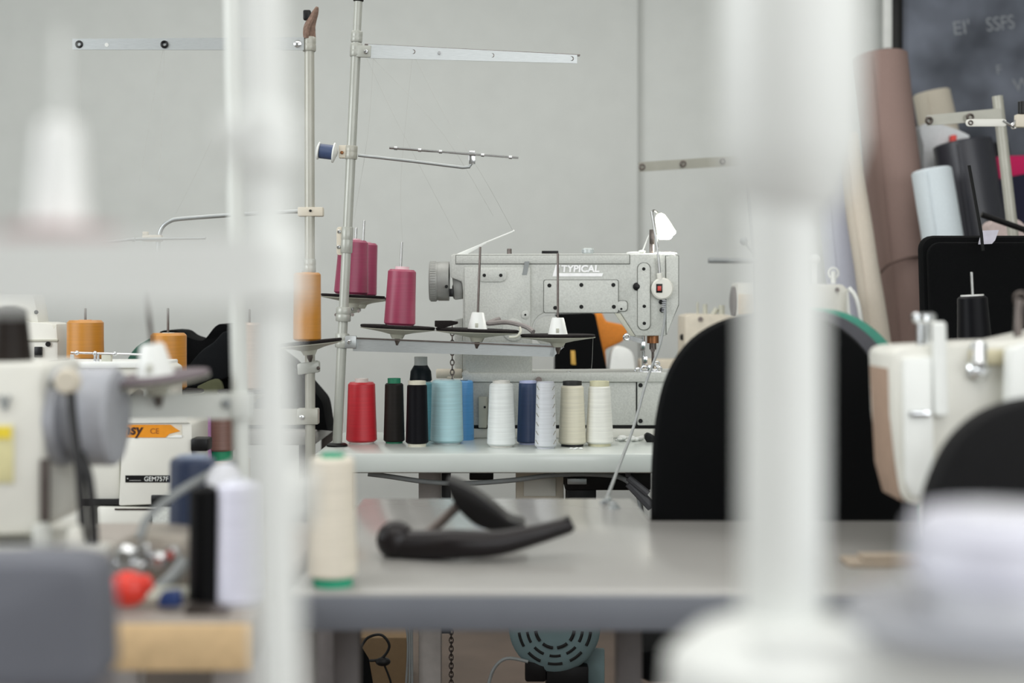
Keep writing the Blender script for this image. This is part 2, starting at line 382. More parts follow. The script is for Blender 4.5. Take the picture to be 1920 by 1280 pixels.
# upper arm
d = D
b = B(); b.bar(P(690, 96, d-.012), P(1082, 111, d+.03), 26*d/F, .003, h2=16*d/F); arm = obj('guide_bar', b, M['alu'], st)
b = B(); b.bar(P(684, 84, d), P(1087, 104, d+.04), .0025, .016); obj('bar_edge_shade', b, M['darkmetal'], st)  # top flange, its dark colour stands in for edge shading
b = B(); b.bar(P(668, 96, d-.008), P(696, 97, d-.012), 22*d/F, .010, bev=.001); obj('bar_clamp', b, M['pole'], st)
screw(st, P(686, 97, d-.018), .005)
for x, y in ((774, 97), (922, 104), (1071, 110)):
    b = B(); b.torus(P(x, y, d-.012+(x-690)/392*.042), .0050, .0017); obj('eyelet', b, M['darkmetal'], arm)
b = B(); b.cyl(P(824, 99, d+.006), P(824, 99, d-.004), .004, 12); obj('rivet', b, M['chrome'], arm)
# middle arm
b = B(); b.tube([P(672, 291, d), P(780, 303, d-.02), P(868, 314, d-.04), P(880, 313, d-.04), P(884, 306, d-.04), P(885, 285, d-.04)], .0038, 10); obj('arm_rod', b, M['alu'], st)
b = B(); b.pbox(879, 282, 891, 307, d-.046, .012, .0015); obj('rod_clamp', b, M['chrome'], st)
b = B(); b.tube([P(730, 277, d-.05), P(972, 296, d-.05)], .0028, 8)
for x in (742, 787, 826, 905, 957): b.cyl(P(x-3, 277+(x-733)*.0795, d-.05), P(x+3, 277+(x-727)*.0795, d-.05), .0042, 10)
obj('guide_rod', b, M['chrome'], st)
b = B(); b.pbox(635, 272, 652, 296, d-.008, .016, .002); obj('side_clamp', b, M['clampc'], st)
screw(st, P(641, 286, d-.009), .004, 'copper')
# lower bar
b = B(); pL, pR = P(662, 646, d), P(1040, 657, d); b.bar(pL, pR, 24*d/F, .003); b.pp([(1035, 645), (1058, 650), (1038, 668), (1030, 667)], d-.0015, .003)
obj('lower_bar', b, M['alu'], st)
b = B(); b.bar(P(655, 633, d), P(1056, 650, d), .003, .018); obj('bar_edge_shade', b, M['darkmetal'], st)  # dark strip painted in place of shading along the bar's top edge
b = B(); b.pbox(640, 629, 668, 653, d-.014, .012, .002); obj('bar_clamp', b, M['alu'], st)
screw(st, P(655, 641, d-.015), .005)
for x, y in ((630, 590), (661, 590), (672, 583)):
    b = B(); b.cyl(P(x, y, d-.006), P(x, y, d+.006), .004, 8); obj('bolt', b, M['darkmetal'], st)
# bracket plate left of the pole
b = B(); b.pp(rrect(631, 425, 645, 478, 5), d-.002, .004, .0008); obj('side_plate', b, M['clampc'], st)
screw(st, P(636, 434, d-.003), .0045); screw(st, P(635, 463, d-.003), .0045)
tl = Vector((-lean.z, 0, lean.x))
pad(st, P(746, 611, d), 70*d/F, lean, spin=.20)
pad(st, P(895, 617, d), 78*d/F, (.035, 0, 1), spin=.196, holder=True, spm='darkmetal')
pad(st, P(1046, 627, d), 70*d/F, (.0, 0, 1), spin=.193, holder=True, spm='darkmetal')
pad(st, P(662, 553, 3.475), 60*3.475/F, lean, spin=.165, nut=False)
pad(st, P(676, 556, 3.63), 52*3.63/F, lean, spin=.195, nut=False)
b = B(); b.bar(on(585)+Vector((0, .006, 0)), P(668, 580, 3.63), .014, .012); obj('rear_bracket', b, M['dish'], st)
def on_pad(c, ax): return Vector(c)+Vector(ax).normalized()*.0012
cone('magenta thread cone standing alone on a pad in front of the machine', 752, 59, 52, 605, 500, '#93304f', base=on_pad(P(749, 611, d), lean), lean=(lean.x, 0), core='#e3c9cc', cr=.5, ct=.007, cb=.001, k=1.05)
cone('magenta thread cone directly behind the leaning stand pole', 660, 64, 54, 551, 449, '#8e2f50', base=on_pad(P(658, 553, 3.475), lean), lean=(lean.x, 0), core='#e3c9cc', cr=.5, ct=.004, cb=.001)
cone('rearmost magenta thread cone partly hidden by its twin', 680, 56, 50, 552, 452, '#8e2f50', base=on_pad(P(678, 556, 3.63), lean), lean=(lean.x, 0), core='#e3c9cc', cr=.5, ct=.003, cb=.001)
# horizontal blue spool
t = thing('thread_spool', 'small navy thread spool with white flanges fixed sideways to the stand', 'thread', P(614, 285, d))
axd = (P(634, 288, d)-P(596, 282, d)).normalized()
b = B(); b.cyl(P(600, 283, d), P(625, 286, d), .0175, 28); obj('thread_winding', b, yarn('#3b4b6d'), t)
b = B(); b.lathe([(.019, 0), (.021, .001), (.021, .003), (.012, .007)], P(599, 282.8, d), -axd, 28); obj('flange', b, M['white'], t)
b = B(); b.lathe([(.019, 0), (.024, .001), (.024, .004), (.010, .009), (.006, .011)], P(624, 286, d), axd, 28); obj('flange', b, M['white'], t)
# foam scrap clamped on the pad
b = B(); b.pp([(815, 601), (845, 601), (858, 603), (858, 607), (828, 616), (815, 612)], d-.05, .03, .001); obj('foam_scrap', b, M['foam'], st)
b = B(); b.tube([P(936, 598, 3.50), P(915, 606, 3.46), P(950, 604, 3.44), P(985, 612, 3.42), P(1000, 622, 3.40)], .006, 8, 4); obj('scrap', b, mat('grey_lint', '#8d8784', .9, bump=.6, scale=200), st)
b = B(); b.tube([P(975, 614, d-.0), P(976, 622, d-.07), P(969, 631, d-.08), P(955, 632, d-.075)], .003, 8, 4); obj('wire_hook', b, M['dish'], st)
# loose threads of the stand
def threads(par, lst, r=.00035):
    for a in lst:
        b = B(); b.tube([P(*q) for q in a], r, 4, 4 if len(a) > 2 else 0); obj('thread', b, M['thread'], par)
threads(st, [[(755, 457, d), (752, 330, d), (774, 100, d)], [(774, 100, d), (830, 210, d), (905, 330, d), (962, 433, 3.55)], [(688, 110, d), (745, 230, d), (860, 450, 3.5)],
             [(664, 410, 3.475), (690, 250, d), (700, 110, d)], [(700, 110, d), (830, 250, d), (925, 405, 3.5)], [(1112, 632, d), (1110, 680, d), (1106, 712, d)]])

# ------------------------------------------------------------ central sewing machine
D = 3.575
mc = thing('sewing_machine', 'large hammered grey industrial sewing machine behind the row of thread cones', 'sewing machine', P(1060, 820, 3.66))
out = [(845, 479), (850, 476), (1262, 475), (1272, 484), (1273, 570), (1250, 629), (1191, 630), (1163, 587), (1150, 585), (1030, 585)]
for k in range(6): a = k/5*PI/2; out.append((1030-32*math.sin(a), 617-32*math.cos(a)))
out += [(998, 700), (998, 714), (868, 714), (868, 545), (866, 528), (845, 520)]
b = B(); b.pp(out, D, .115, .004); body = obj('body', b, M['hammer'], mc)
b = B(); b.pp([(855, 479), (1180, 478), (1180, 494), (855, 494)], D-.003, .05, .001); obj('top_cover', b, M['hammer'], mc)
b = B(); b.pp([(854, 478), (1181.5, 477), (1181.5, 495.5), (854, 495.5)], D-.0012, .03); obj('cover_gap_shade', b, M['dish2'], mc)  # dark sheet behind the cover imitates the shade line around it
b = B(); b.pp([(1247, 479), (1249.5, 479), (1251, 627), (1248, 627)], D-.0008, .004); obj('face_groove_shade', b, M['dish2'], mc)  # thin dark strip imitates shade in the face plate joint
b = B(); b.pp([(870, 500), (995, 500), (995, 530), (996, 700), (872, 700)], D-.006, .03, .005); obj('column_casting', b, M['hammer'], mc)
b = B(); b.lathe([(.018, 0), (.021, .006), (.021, .026), (.012, .03)], P(870, 545, D+.05), (-1, 0, 0), 24); b.pp([(848, 520), (868, 520), (868, 560), (852, 562)], D+.02, .06, .003); obj('shaft_housing', b, M['wheel'], mc)
b = B(); b.pp([(852, 600), (868, 596), (868, 700), (852, 690)], D+.06, .04, .003); obj('rear_housing', b, M['hammer'], mc)
# handwheel
c = P(843, 527, D+.055)
b = B(); R = 37*3.6/F
b.lathe([(R*.5, 0), (R, .001), (R, .028), (R*.97, .030), (R*1.02, .034), (R*1.02, .048), (R*.97, .051), (R*.6, .052), (R*.55, .046), (.004, .045)], c, (-1, 0, 0), 48); hw = obj('handwheel', b, M['wheel'], mc)
b = B()
for i in range(48):
    a = 2*PI*i/48; p = c+Vector((-.041, R*1.02*math.cos(a), R*1.02*math.sin(a)))
    b.cyl(p-Vector((.007, 0, 0)), p+Vector((.007, 0, 0)), .0012, 6)
obj('grip_rib', b, M['wheel'], hw)['kind'] = 'stuff'
b = B(); b.cyl(P(837, 537, 3.57), P(837, 537, 3.585), .0042, 12); obj('screw_hole', b, M['hole'], hw)
b = B(); b.pbox(842, 541, 850, 556, D-.004, .02, .001); obj('clip', b, M['black'], mc)
def plate(px, off, m='hammer', name='cover_plate', screws=(), bev=.0008, sr=4.0, gap=1.1):
    b = B(); b.pp(px, D-off-.001, off+.006, bev); o = obj(name, b, M[m], mc)
    if gap:
        cx_ = sum(p[0] for p in px)/len(px); cy_ = sum(p[1] for p in px)/len(px)
        b = B(); b.pp([(x+gap*(1 if x > cx_ else -1), y+gap*(1 if y > cy_ else -1)) for x, y in px], D-off*.35-.0002, off*.3); obj('plate_gap_shade', b, M['dish2'], o)  # slightly larger dark plate, a painted shade outline
    for x, y in screws:
        r = sr*D/F; c = P(x, y, D-off-.001)
        b = B(); b.lathe([(r, .0), (r, .0008), (r*.4, .0009)], c, (0, -1, 0), 14); obj('screw', b, M['hole'], o)
    return o
plate(rrect(895, 504, 950, 528, 11.5), .009, screws=((908, 516), (939, 516)), name='oval_plate', sr=3.2)
plate(rrect(1020, 525, 1159, 586, 4), .003, screws=((1030, 535), (1090, 534), (1150, 534), (1041, 577), (1090, 575), (1151, 575)), sr=3.8)
plate(rrect(1158, 564, 1176, 583, 6), .004, screws=((1165, 579),), name='small_plate', sr=2.2)
plate(rrect(1196, 493, 1219, 618, 11), .004, screws=((1207, 504), (1208, 574), (1208, 606)), name='strap_plate', sr=3.2)
plate([(1249, 480), (1272, 480), (1272, 571), (1250, 627)], .002, name='face_plate')
plate([(1152, 587), (1163, 587), (1191, 630), (1182, 630)], .0015, m='dish', name='bevel_trim')
for x, y, r in ((1194, 537, 7.5), (1239, 566, 4), (1241, 581, 4.5)):
    b = B(); b.lathe([(r*D/F, 0), (r*D/F, .004), (r*.5*D/F, .006)], P(x, y, D), (0, -1, 0), 18); obj('plug', b, M['black'], mc)
for x, y, r in ((985, 590, 7.5), (873, 701, 7)):
    b = B(); b.lathe([(r*D/F, 0), (r*D/F, .003), (r*.8*D/F, .004)], P(x, y, D-.006), (0, -1, 0), 18); o = obj('boss', b, M['hammer'], mc)
    b = B(); b.cyl(P(x, y, D-.0105), P(x, y, D-.008), .0028, 10); obj('screw', b, M['hole'], o)
b = B(); b.pp([(984, 490), (993, 490), (988, 515), (979, 515)], D-.0075, .002); obj('tape_strip', b, M['greycable'], mc)
b = B(); b.lathe([(.028, 0), (.028, .004), (.02, .006)], P(963, 618, D-.006), (0, -1, 0), 24); obj('round_cover', b, M['hammer'], mc)
b = B(); b.lathe([(.040, 0), (.040, .003), (.036, .005)], P(1030, 620, D+.01), (0, -1, 0), 28); obj('round_cover', b, M['hammer'], mc)
# lettering on the arm
b = B(); b.pp([(1042, 496), (1050, 496), (1046, 512), (1131, 512), (1129, 518), (1036, 518)], D-.0016, .002); obj('logo_bar', b, M['logo'], mc)
text('lettering', 'TYPICAL', .0235, P(1052, 509.5, D-.0014), M['logo'], mc, ext=.0008, shear=.08, bold=.0009, sx=1.06)
# top fittings
b = B(); b.tube([P(858, 477, D+.03), P(906, 457, D+.03)], .0022, 8); b.pp([(858, 477), (875, 477), (912, 456), (911, 453)], D+.02, .008, .0005); b.tube([P(905, 457, D+.024), P(962, 434, D+.024)], .0022, 8); b.ball(P(963, 433, D+.024), .003); obj('thread_guide', b, M['white'], mc)
b = B(); b.cyl(P(955, 478, D+.04), P(955, 466, D+.04), .006, 12, .001); obj('top_screw', b, M['darkmetal'], mc)
b = B(); b.pbox(1016, 470, 1047, 475, D+.03, .02, .0005); obj('oil_cap', b, M['black'], mc)
b = B(); b.cyl(P(1102, 477, D+.05), P(1102, 465, D+.05), .016, 18, .004); obj('oil_window', b, M['glass'], mc)
b = B(); b.cyl(P(1222, 476, D+.03), P(1222, 458, D+.03), .006, 12, .001); b.pbox(1218, 430, 1227, 458, D+.024, .010, .001); obj('tension_post', b, M['darkmetal'], mc)
b = B(); b.tube([P(1205, 470, D+.03), P(1217, 440, D+.03)], .0018, 6); b.ball(P(1204, 471, D+.03), .006, (1.6, 1, .6)); b.ball(P(1192, 474, D+.04), .010, (2.4, 1.5, .35)); b.ball(P(1247, 475, D+.04), .010, (3.0, 1.5, .3)); obj('guard_and_glow_blobs', b, M['white'], mc)  # flattened white balls stand in for lamp glow on the machine top
# bed
b = B(); b.pp([(868, 699), (1000, 699), (1330, 697), (1330, 716), (868, 716)], D-.012, .19, .003); obj('bed_plate', b, M['hammer'], mc)
b = B(); b.pbox(860, 716, 1330, 797, D, .165, .003); obj('bed', b, M['hammer'], mc)
b = B(); b.pp(rrect(1195, 714, 1320, 797, 3), D-.004, .01, .001); o = obj('bed_cover', b, M['hammer'], mc)
b = B(); b.pbox(1192.5, 711.5, 1322, 799, D-.0015, .004); obj('cover_gap_shade', b, M['hole'], mc)  # black sheet imitates the shade line around the bed cover
for y in (722, 789):
    b = B(); b.cyl(P(1201, y, D-.0055), P(1201, y, D-.003), .0055, 14); obj('screw', b, M['hole'], o)
b = B(); b.pbox(862, 797, 1325, 803, D+.006, .14); obj('base_gap', b, M['hole'], mc)
b = B(); z0 = .7502; pz = P(0, 803, D+.006).z; b.box((X(850, D), D, z0), (X(1335, D), 3.735, pz), .002); obj('base_plinth', b, M['cream'], mc)
b = B(); b.pbox(897, 744, 913, 802, D-.014, .014, .002); o = obj('side_box', b, M['dish'], mc); screw(o, P(909, 763, D-.015), .003, 'hole')
b = B(); b.cyl(P(1010, 712, D-.02), P(1010, 712, D-.012), .008, 12); obj('oil_plug', b, M['darkmetal'], mc)
# needle area
b = B(); b.cyl(P(1224, 629, D+.03), P(1224, 643, D+.03), .015, 20); obj('needle_bush', b, M['copper'], mc)
b = B(); b.cyl(P(1224, 640, D+.03), P(1224, 655, D+.03), .009, 14); b.cyl(P(1224, 655, D+.03), P(1224, 690, D+.03), .0035, 10); b.cyl(P(1224, 656, D+.01), P(1224, 656, D+.04), .006, 10); obj('needle_bar', b, M['darkmetal'], mc)
b = B(); b.cyl(P(1206, 629, D+.03), P(1206, 690, D+.03), .004, 12); b.pbox(1201, 640, 1210, 658, D+.02, .014, .001); b.pbox(1205, 668, 1214, 682, D+.02, .012, .001); obj('presser_bar', b, M['chrome'], mc)
b = B()
for x, y, rr in ((1196, 695, .007), (1208, 692, .008), (1218, 694, .006), (1228, 688, .008), (1236, 692, .006), (1232, 682, .006)): b.torus(P(x, y, D+.02), rr, .0022)
b.pbox(1196, 696, 1240, 700, D, .04, .001); b.pbox(1214, 684, 1220, 698, D+.01, .012, .001); obj('presser_foot', b, M['chrome'], mc)
b = B(); b.torus(P(1175, 632, D-.004), .0065, .0035); b.bar(P(1180, 633, D), P(1203, 640, D+.01), .011, .008); obj('lifting_lever', b, M['chrome'], mc)
# screws on bed
b = B(); b.cyl(P(1066, 700, D+.03), P(1066, 696, D+.03), .006, 12); obj('bed_screw', b, M['chrome'], mc)

# lamp clipped to machine
lp = thing('machine_lamp', 'lit white work lamp with round red switch box on machine head', 'lamp', P(1241, 541, D-.01))
c = P(1241, 541, D-.002)
b = B(); b.lathe([(.027, 0), (.0275, .003), (.0275, .012), (.024, .016), (.004, .017)], c, (0, -1, 0), 36); b.cyl(P(1238, 525, D-.012), P(1236, 512, D-.012), .007, 14, .001); o = obj('switch_box', b, M['cream'], lp)
b = B(); b.pbox(1230.5, 532, 1242, 548.5, c.y-.0185, .004, .0005); obj('switch_frame', b, M['black'], o)
b = B(); b.pbox(1233, 536, 1240, 545, c.y-.0205, .004, .0008); obj('rocker_switch', b, M['redsw'], o)
b = B(); b.tube([P(1237, 514, D-.012), P(1234, 480, D-.012), P(1228, 435, D-.01), P(1222, 396, D-.005)], .0036, 10, 4); obj('gooseneck', b, M['rodm'], lp)
b = B(); b.tube([P(1232, 398, D+.05), P(1226, 394, D+.02), P(1224, 396, D)], .0028, 8, 4); obj('neck_link', b, M['rodm'], lp)
sx = (P(1252, 448, D+.03)-P(1234, 402, D+.05)).normalized()
b = B(); b.lathe([(.008, 0), (.013, .006), (.017, .020), (.024, .058), (.023, .060), (.021, .057), (.010, .03)], P(1236, 402, D+.05), sx, 28); obj('lamp_shade', b, mat('lamp_shade_plastic', '#fff8e6', .5, emit=5), lp)
b = B(); b.ball(P(1249, 442, D+.035), .016, (1, 1, .6)); obj('lens', b, M['lamp'], lp)
pl = bpy.data.lights.new('lamp_light', 'SPOT'); pl.energy = 6; pl.shadow_soft_size = .012; pl.spot_size = 2.4; pl.color = (1, .99, .92)
plo = bpy.data.objects.new('lamp_light', pl); COL.objects.link(plo); plo.location = P(1252, 452, D+.035); plo.rotation_euler = (Vector((-.2, 0, -1))).to_track_quat('-Z', 'Y').to_euler()
b = B(); b.tube([P(1247, 563, D-.012), P(1246, 600, D-.03), P(1236, 650, 3.46), P(1213, 712, 3.38), P(1188, 800, 3.16), P(1160, 875, 2.9), P(1137, 936, 2.46), P(1132, 938, 2.455)], .0033, 8, 6)
obj('lamp_cord', b, M['greycable'], lp)
b = B()
for k in range(6): b.torus(P(1245.5-.2*k, 563+4*k, D-.014), .0045, .0014, (0, 0, 1))
obj('strain_relief', b, M['greyplastic'], lp)
# clear clip on table
t = thing('cord_clip', 'tiny clear plastic clip holding the lamp cord on the pale table', 'clip', P(1140, 942, DZ(942)))
b = B(); q = ORG[t.name]; b.lathe([(.016, 0), (.014, .002), (.006, .004), (.006, .009)], q, (0, 0, 1), 16); obj('suction_cup', b, M['glass'], t)
q = P(1152, 953, DZ(953)); b = B(); b.lathe([(.012, 0), (.010, .002), (.005, .008)], q, (0, 0, 1), 12); obj('hook', b, M['glass'], t)

# crumpled tissue and black plug right of the cones
b = B()
for i in range(16): b.ball(P(1185+random.uniform(-25, 20), 825+random.uniform(-6, 3), 3.5+random.uniform(-.02, .02)), random.uniform(.004, .009), (1.6, 1, .8), 8)
tag(obj('crumpled_wrap', b, M['white']), 'crumpled clear wrap lying on the table right of the last cone', 'wrap')
b = B(); b.pp(spline([(1209, 818), (1215, 812), (1225, 816), (1232, 822), (1230, 830), (1214, 829)]), 3.47, .025, .002); b.tube([P(1228, 824, 3.48), P(1250, 826, 3.47)], .003, 8)
tag(obj('plug', b, M['black']), 'small black plug on the white table beside the chair back', 'plug')
b = B()
for i in range(5): q = P(1045+random.uniform(25, 45), 841+random.uniform(-1, 1), 3.31); b.ball((q.x, 3.31+random.uniform(-.01, .01), .752), .003, (1.6, 1, .7), 8)
tag(obj('lint_scrap', b, M['white']), 'tiny white lint scraps in front of the cream cone', 'lint')
# white bobbin behind pole-grey on machine left and chain
t = thing('hanging_chain', 'short steel chain hanging beside the machine column', 'chain', P(848, 712, 3.545))
b = B()
n = 11
for k in range(n):
    y = 615+k*9.2; a = (0, 1, 0) if k % 2 else (1, 0, 0)
    b.torus(P(848, y, 3.545), .0075, .0016, a, sx=.6 if k % 2 else 1.0, seg=12, sg=6)
obj('chain_link', b, M['darkmetal'], t)['kind'] = 'stuff'
b = B(); b.cyl(P(818, 700, 3.62), P(867, 700, 3.62), 9*3.62/F, 20, .002); b.pbox(838, 707, 850, 713, 3.55, .03, .001)
obj('spring_housing', b, M['clampc'], mc)

# ------------------------------------------------------------ things behind the machine, by the wall
t = thing('tote_bag', 'black bag with small yellow tag standing behind the machine', 'bag', P(1090, 747, 4.7))
dd = 4.75
b = B(); b.pp([(1040, 742), (1042, 588), (1116, 586), (1140, 700), (1144, 742)], dd, .12, .01); obj('bag_body', b, M['blackfab'], t)
b = B(); b.pp([(1070, 657), (1078, 657), (1080, 684), (1071, 683)], dd-.004, .006, .001); obj('tag', b, mat('yellow_tag', '#caa04a', .7), t)
b = B(); b.pp([(1118, 742), (1116, 584), (1128, 584), (1136, 602), (1166, 608), (1179, 618), (1168, 640), (1135, 655), (1142, 742)], 4.9, .10, .008)
tag(obj('orange_cloth', b, mat('orange_fabric', '#e08a35', .9, bump=.3, scale=150)), 'orange cloth draped beside the black bag behind the machine', 'fabric')
b = B(); b.pp(spline([(1146, 745), (1146, 672), (1158, 650), (1185, 660), (1192, 700), (1196, 745)], 4), 4.70, .1, .006)
tag(obj('white_cloth', b, M['white']), 'white cloth heap between black bag and needle', 'fabric')
# small beige machine and background machine
t = thing('sewing_machine', 'small beige machine head on the back table left of the black chair', 'sewing machine', P(1325, 758, 4.72))
b = B(); b.pp([(1284, 758), (1284, 592), (1300, 588), (1365, 590), (1400, 600), (1400, 758)], 4.7, .2, .006); obj('body', b, M['clampc'], t)
b = B(); b.cyl(P(1308, 592, 4.75), P(1308, 567, 4.75), .004, 8); b.cyl(P(1322, 592, 4.75), P(1322, 570, 4.75), .008, 10); b.cyl(P(1335, 592, 4.75), P(1344, 578, 4.75), .009, 10); b.cyl(P(1353, 592, 4.75), P(1353, 572, 4.75), .011, 10); obj('tension_pins', b, M['dish'], t)
b = B(); b.lathe([(.011, 0), (.011, .012), (.006, .016)], P(1284, 632, 4.75), (-1, 0, 0), 14); obj('knob', b, M['black'], t)
b = B(); b.lathe([(.008, 0), (.008, .004)], P(1313, 598, 4.7), (0, -1, 0), 12); obj('screw', b, M['darkmetal'], t)
b = B(); b.pbox(1200, 674, 1290, 745, 4.8, .1, .006); obj('bed', b, M['clampc'], t)
t = thing('sewing_machine', 'cream sewing machine on the back table above the black chair', 'sewing machine', P(1480, 748, 4.95))
b = B(); b.pp([(1384, 530), (1580, 533), (1592, 545), (1600, 640), (1580, 640), (1520, 600), (1460, 596), (1440, 620), (1440, 752), (1384, 752)], 4.9, .15, .006); obj('body', b, M['cream'], t)
b = B(); b.pbox(1386, 551, 1432, 590, 4.893, .012, .003); obj('side_panel', b, mat('tan_panel', '#cdbda4', .5), t)
b = B(); b.lathe([(.05, 0), (.055, .004), (.055, .02), (.03, .026)], P(1384, 566, 4.97), (-1, 0, 0), 28); obj('handwheel', b, mat('dark_brown_wheel', '#4a3b3a', .4), t)
b = B(); b.pbox(1440, 700, 1640, 752, 4.88, .18, .004); obj('bed', b, M['cream'], t)
b = B(); b.pp([(1591, 545), (1600, 640), (1590, 640)], 4.86, .04, .002); b.tube([P(1592, 540, 4.9), P(1606, 560, 4.88), P(1614, 600, 4.88), P(1612, 628, 4.9), P(1606, 645, 4.93)], .008, 8, 4); obj('thread_cover', b, M['white'], t)
b = B(); b.lathe([(.008, 0), (.008, .004)], P(1569, 543, 4.9), (0, -1, 0), 12); obj('screw', b, M['darkmetal'], t)
b = B(); b.cyl(P(1525, 531, 4.95), P(1525, 490, 4.95), .010, 10); b.ball(P(1525, 486, 4.95), .022, (1, 1, .8)); b.cyl(P(1562, 531, 4.95), P(1562, 508, 4.95), .010, 10); b.torus(P(1562, 512, 4.95), .018, .004); obj('top_guide', b, M['white'], t)
# background thread stand with bar
D6 = 4.5
t = thing('thread_stand', 'pale thread stand near the back wall with its bar pointing left', 'thread stand', P(1455, 762, 4.72))
pb = Vector((X(1455, 4.72), 4.72, .75))
b = B(); b.cyl(pb, P(1445, 200, 4.72), .013, 16); obj('pole', b, M['polew'], t)
b = B(); b.bar(P(1198, 313, 4.5), P(1448, 297, 4.72), .030, .006, h2=.034); o = obj('guide_bar', b, M['polew'], t)
for x, y in ((1204, 313), (1281, 307), (1356, 302)):
    b = B(); b.torus(P(x, y, 4.485+(x-1198)*.0009), .008, .003); obj('eyelet', b, M['darkmetal'], o)
b = B(); b.tube([P(1448, 320, 4.72), P(1410, 330, 4.6), P(1404, 345, 4.6), P(1412, 440, 4.6), P(1416, 480, 4.6)], .006, 8, 4); b.tube([P(1328, 488, 4.6), P(1422, 489, 4.6)], .009, 8); b.tube([P(1395, 450, 4.6), P(1416, 478, 4.6), P(1450, 455, 4.6)], .005, 8); b.tube([P(1416, 480, 4.6), P(1418, 600, 4.6)], .004, 8); b.ball(P(1396, 452, 4.6), .014); obj('guide_rod', b, M['greycable'], t)

# ------------------------------------------------------------ right background: board, rolls
t = thing('chalkboard', 'chalk smeared dark board in black frame on the back wall', 'board', P(1900, 640, 6.15))
b = B(); b.pbox(1692, -160, 2420, 600, 6.17, .028); obj('board_surface', b, M['chalkboard'], t)
b = B(); b.pbox(1674, -170, 1693, 610, 6.14, .055, .004); b.pbox(1674, -172, 2430, -158, 6.14, .055, .004); b.pbox(1674, 600, 2430, 615, 6.14, .055, .004); b.pbox(2418, -160, 2432, 610, 6.14, .055, .004); obj('frame', b, M['black'], t)
text('chalk_writing', "EI'", .085, P(1787, 66, 6.168), M['chalk'], t, ext=.001, rotz=-.12)
text('chalk_writing', 'SSFS', .085, P(1850, 59, 6.168), M['chalk'], t, ext=.001, rotz=-.12, sx=.8)
text('chalk_writing', 'F', .06, P(1868, 140, 6.168), M['chalk'], t, ext=.001, rotz=-.12)
text('chalk_writing', 'W', .08, P(1900, 172, 6.168), M['chalk'], t, ext=.001, rotz=-.12)
b = B(); b.pbox(1657, -200, 1673, 90, 6.1, .03, .004); tag(obj('cable_duct', b, M['white']), 'white vertical pipe on the wall beside the chalkboard', 'pipe')
def roll(label, x0, y0, x1, y1, r0, r1, d0, d1, hx, m=None, rough=.9, folds=0, name='fabric_roll', k=1.0, coreh=None):
    """leaning roll from its top (x0,y0,d0) down towards (x1,y1,d1), carried on to the floor"""
    p0, p1 = P(x0, y0, d0), P(x1, y1, d1); ax = (p1-p0).normalized(); L = (p0.z-.012-r1*d1/F*abs(ax.x))/-ax.z
    end = p0+ax*L; R0 = r0*d0/F; R1 = r1*d1/F
    t = thing(name, label, 'fabric roll', (end.x, end.y, 0), 'fabric rolls leaning by the chalkboard')
    m = m or mat('roll_fabric', hx, rough, bump=.2, scale=220, var=.05, k=k)
    b = B(); n = 14; prof = [(R0*.45, .001), (R0*.9, 0), (R0, .006)]
    for i in range(1, n): f = i/n; prof.append((R0+(R1-R0)*f+R0*.03*math.sin(i*2.1+x0)*folds, L*f))
    prof += [(R1, L*.985), (R1*.6, L)]
    b.lathe(prof, p0, ax, 36); o = obj('wound_fabric', b, m, t)
    # overlapping free edge of the cloth
    sd = Vector((0, -1, 0)); sd = (sd-ax*sd.dot(ax)).normalized(); v = ax.cross(sd)
    b = B(); a = .5; q = []
    for f in (0.01, .3, .6, .95): rr = R0+(R1-R0)*f; q.append(p0+ax*L*f+(sd*math.cos(a)+v*math.sin(a))*(rr+.001)); a += .1
    b.tube(q, .003, 6, 3); obj('free_edge', b, m, t)
    b = B(); b.lathe([(R0*.45, -.002), (R0*.45, .03), (R0*.4, .03), (R0*.36, .0)], p0, ax, 20); obj('core_tube', b, M['clampc'], t)
    return t, p0, ax, L
t, p0, ax, L = roll('tall mauve brown fabric roll leaning highest of all', 1648, 104, 1690, 470, 52, 48, 5.55, 5.47, '#8d7770', folds=.6)
b = B(); b.tube([P(1650, 512, 5.35), P(1668, 495, 5.34), P(1700, 484, 5.34), P(1728, 480, 5.37)], .005, 6, 4); obj('crease', b, mat('crease_shade', '#6a5751', .9), t)  # darker tube, its colour stands in for shade in the fold
roll('pale lavender white fabric roll left of the cream cloth', 1556, 300, 1594, 600, 34, 44, 5.78, 5.76, '#c8cbd8', folds=.5)
roll('narrow cream fabric roll between the lavender and mauve rolls', 1586, 252, 1640, 600, 21, 27, 5.33, 5.27, '#cfc6b8', folds=1.0)
roll('short blue white fabric roll in front of the mauve one', 1746, 318, 1768, 450, 37, 40, 5.22, 5.20, '#d3dde2', folds=.2)
roll('shiny black vinyl roll right of the blue white roll', 1804, 266, 1834, 440, 54, 58, 5.48, 5.46, '#2e2f36', rough=.35, folds=.8)
roll('beige brown fabric roll with frayed top behind the mauve roll', 1746, 172, 1778, 330, 34, 38, 5.93, 5.92, '#cfc8b8', folds=1.2)
roll('dark fabric roll behind the shiny vinyl one', 1866, 268, 1880, 440, 24, 26, 6.03, 6.03, '#1b1c20', folds=.6)
def slab(name, label, px, d, dep, hx, cat='fabric', bev=.01):
    b = B(); b.pp(px, d, dep, bev); return tag(obj(name, b, mat('cloth', hx, .9, bump=.3, scale=120)), label, cat)
zf = lambda d: 560+CH*F/d
slab('folded_cloth', 'white cloth bundle with curved top by the beige roll', spline([(1724, 240), (1760, 232), (1812, 250), (1818, 262), (1808, 290), (1750, 300)], 4), 5.60, .08, '#cfd3d6')
slab('folded_cloth', 'red cloth strip under the white cloth bundle', spline([(1742, 262), (1770, 254), (1800, 253), (1806, 259), (1796, 275), (1750, 275)], 4), 5.54, .05, '#d8504a')
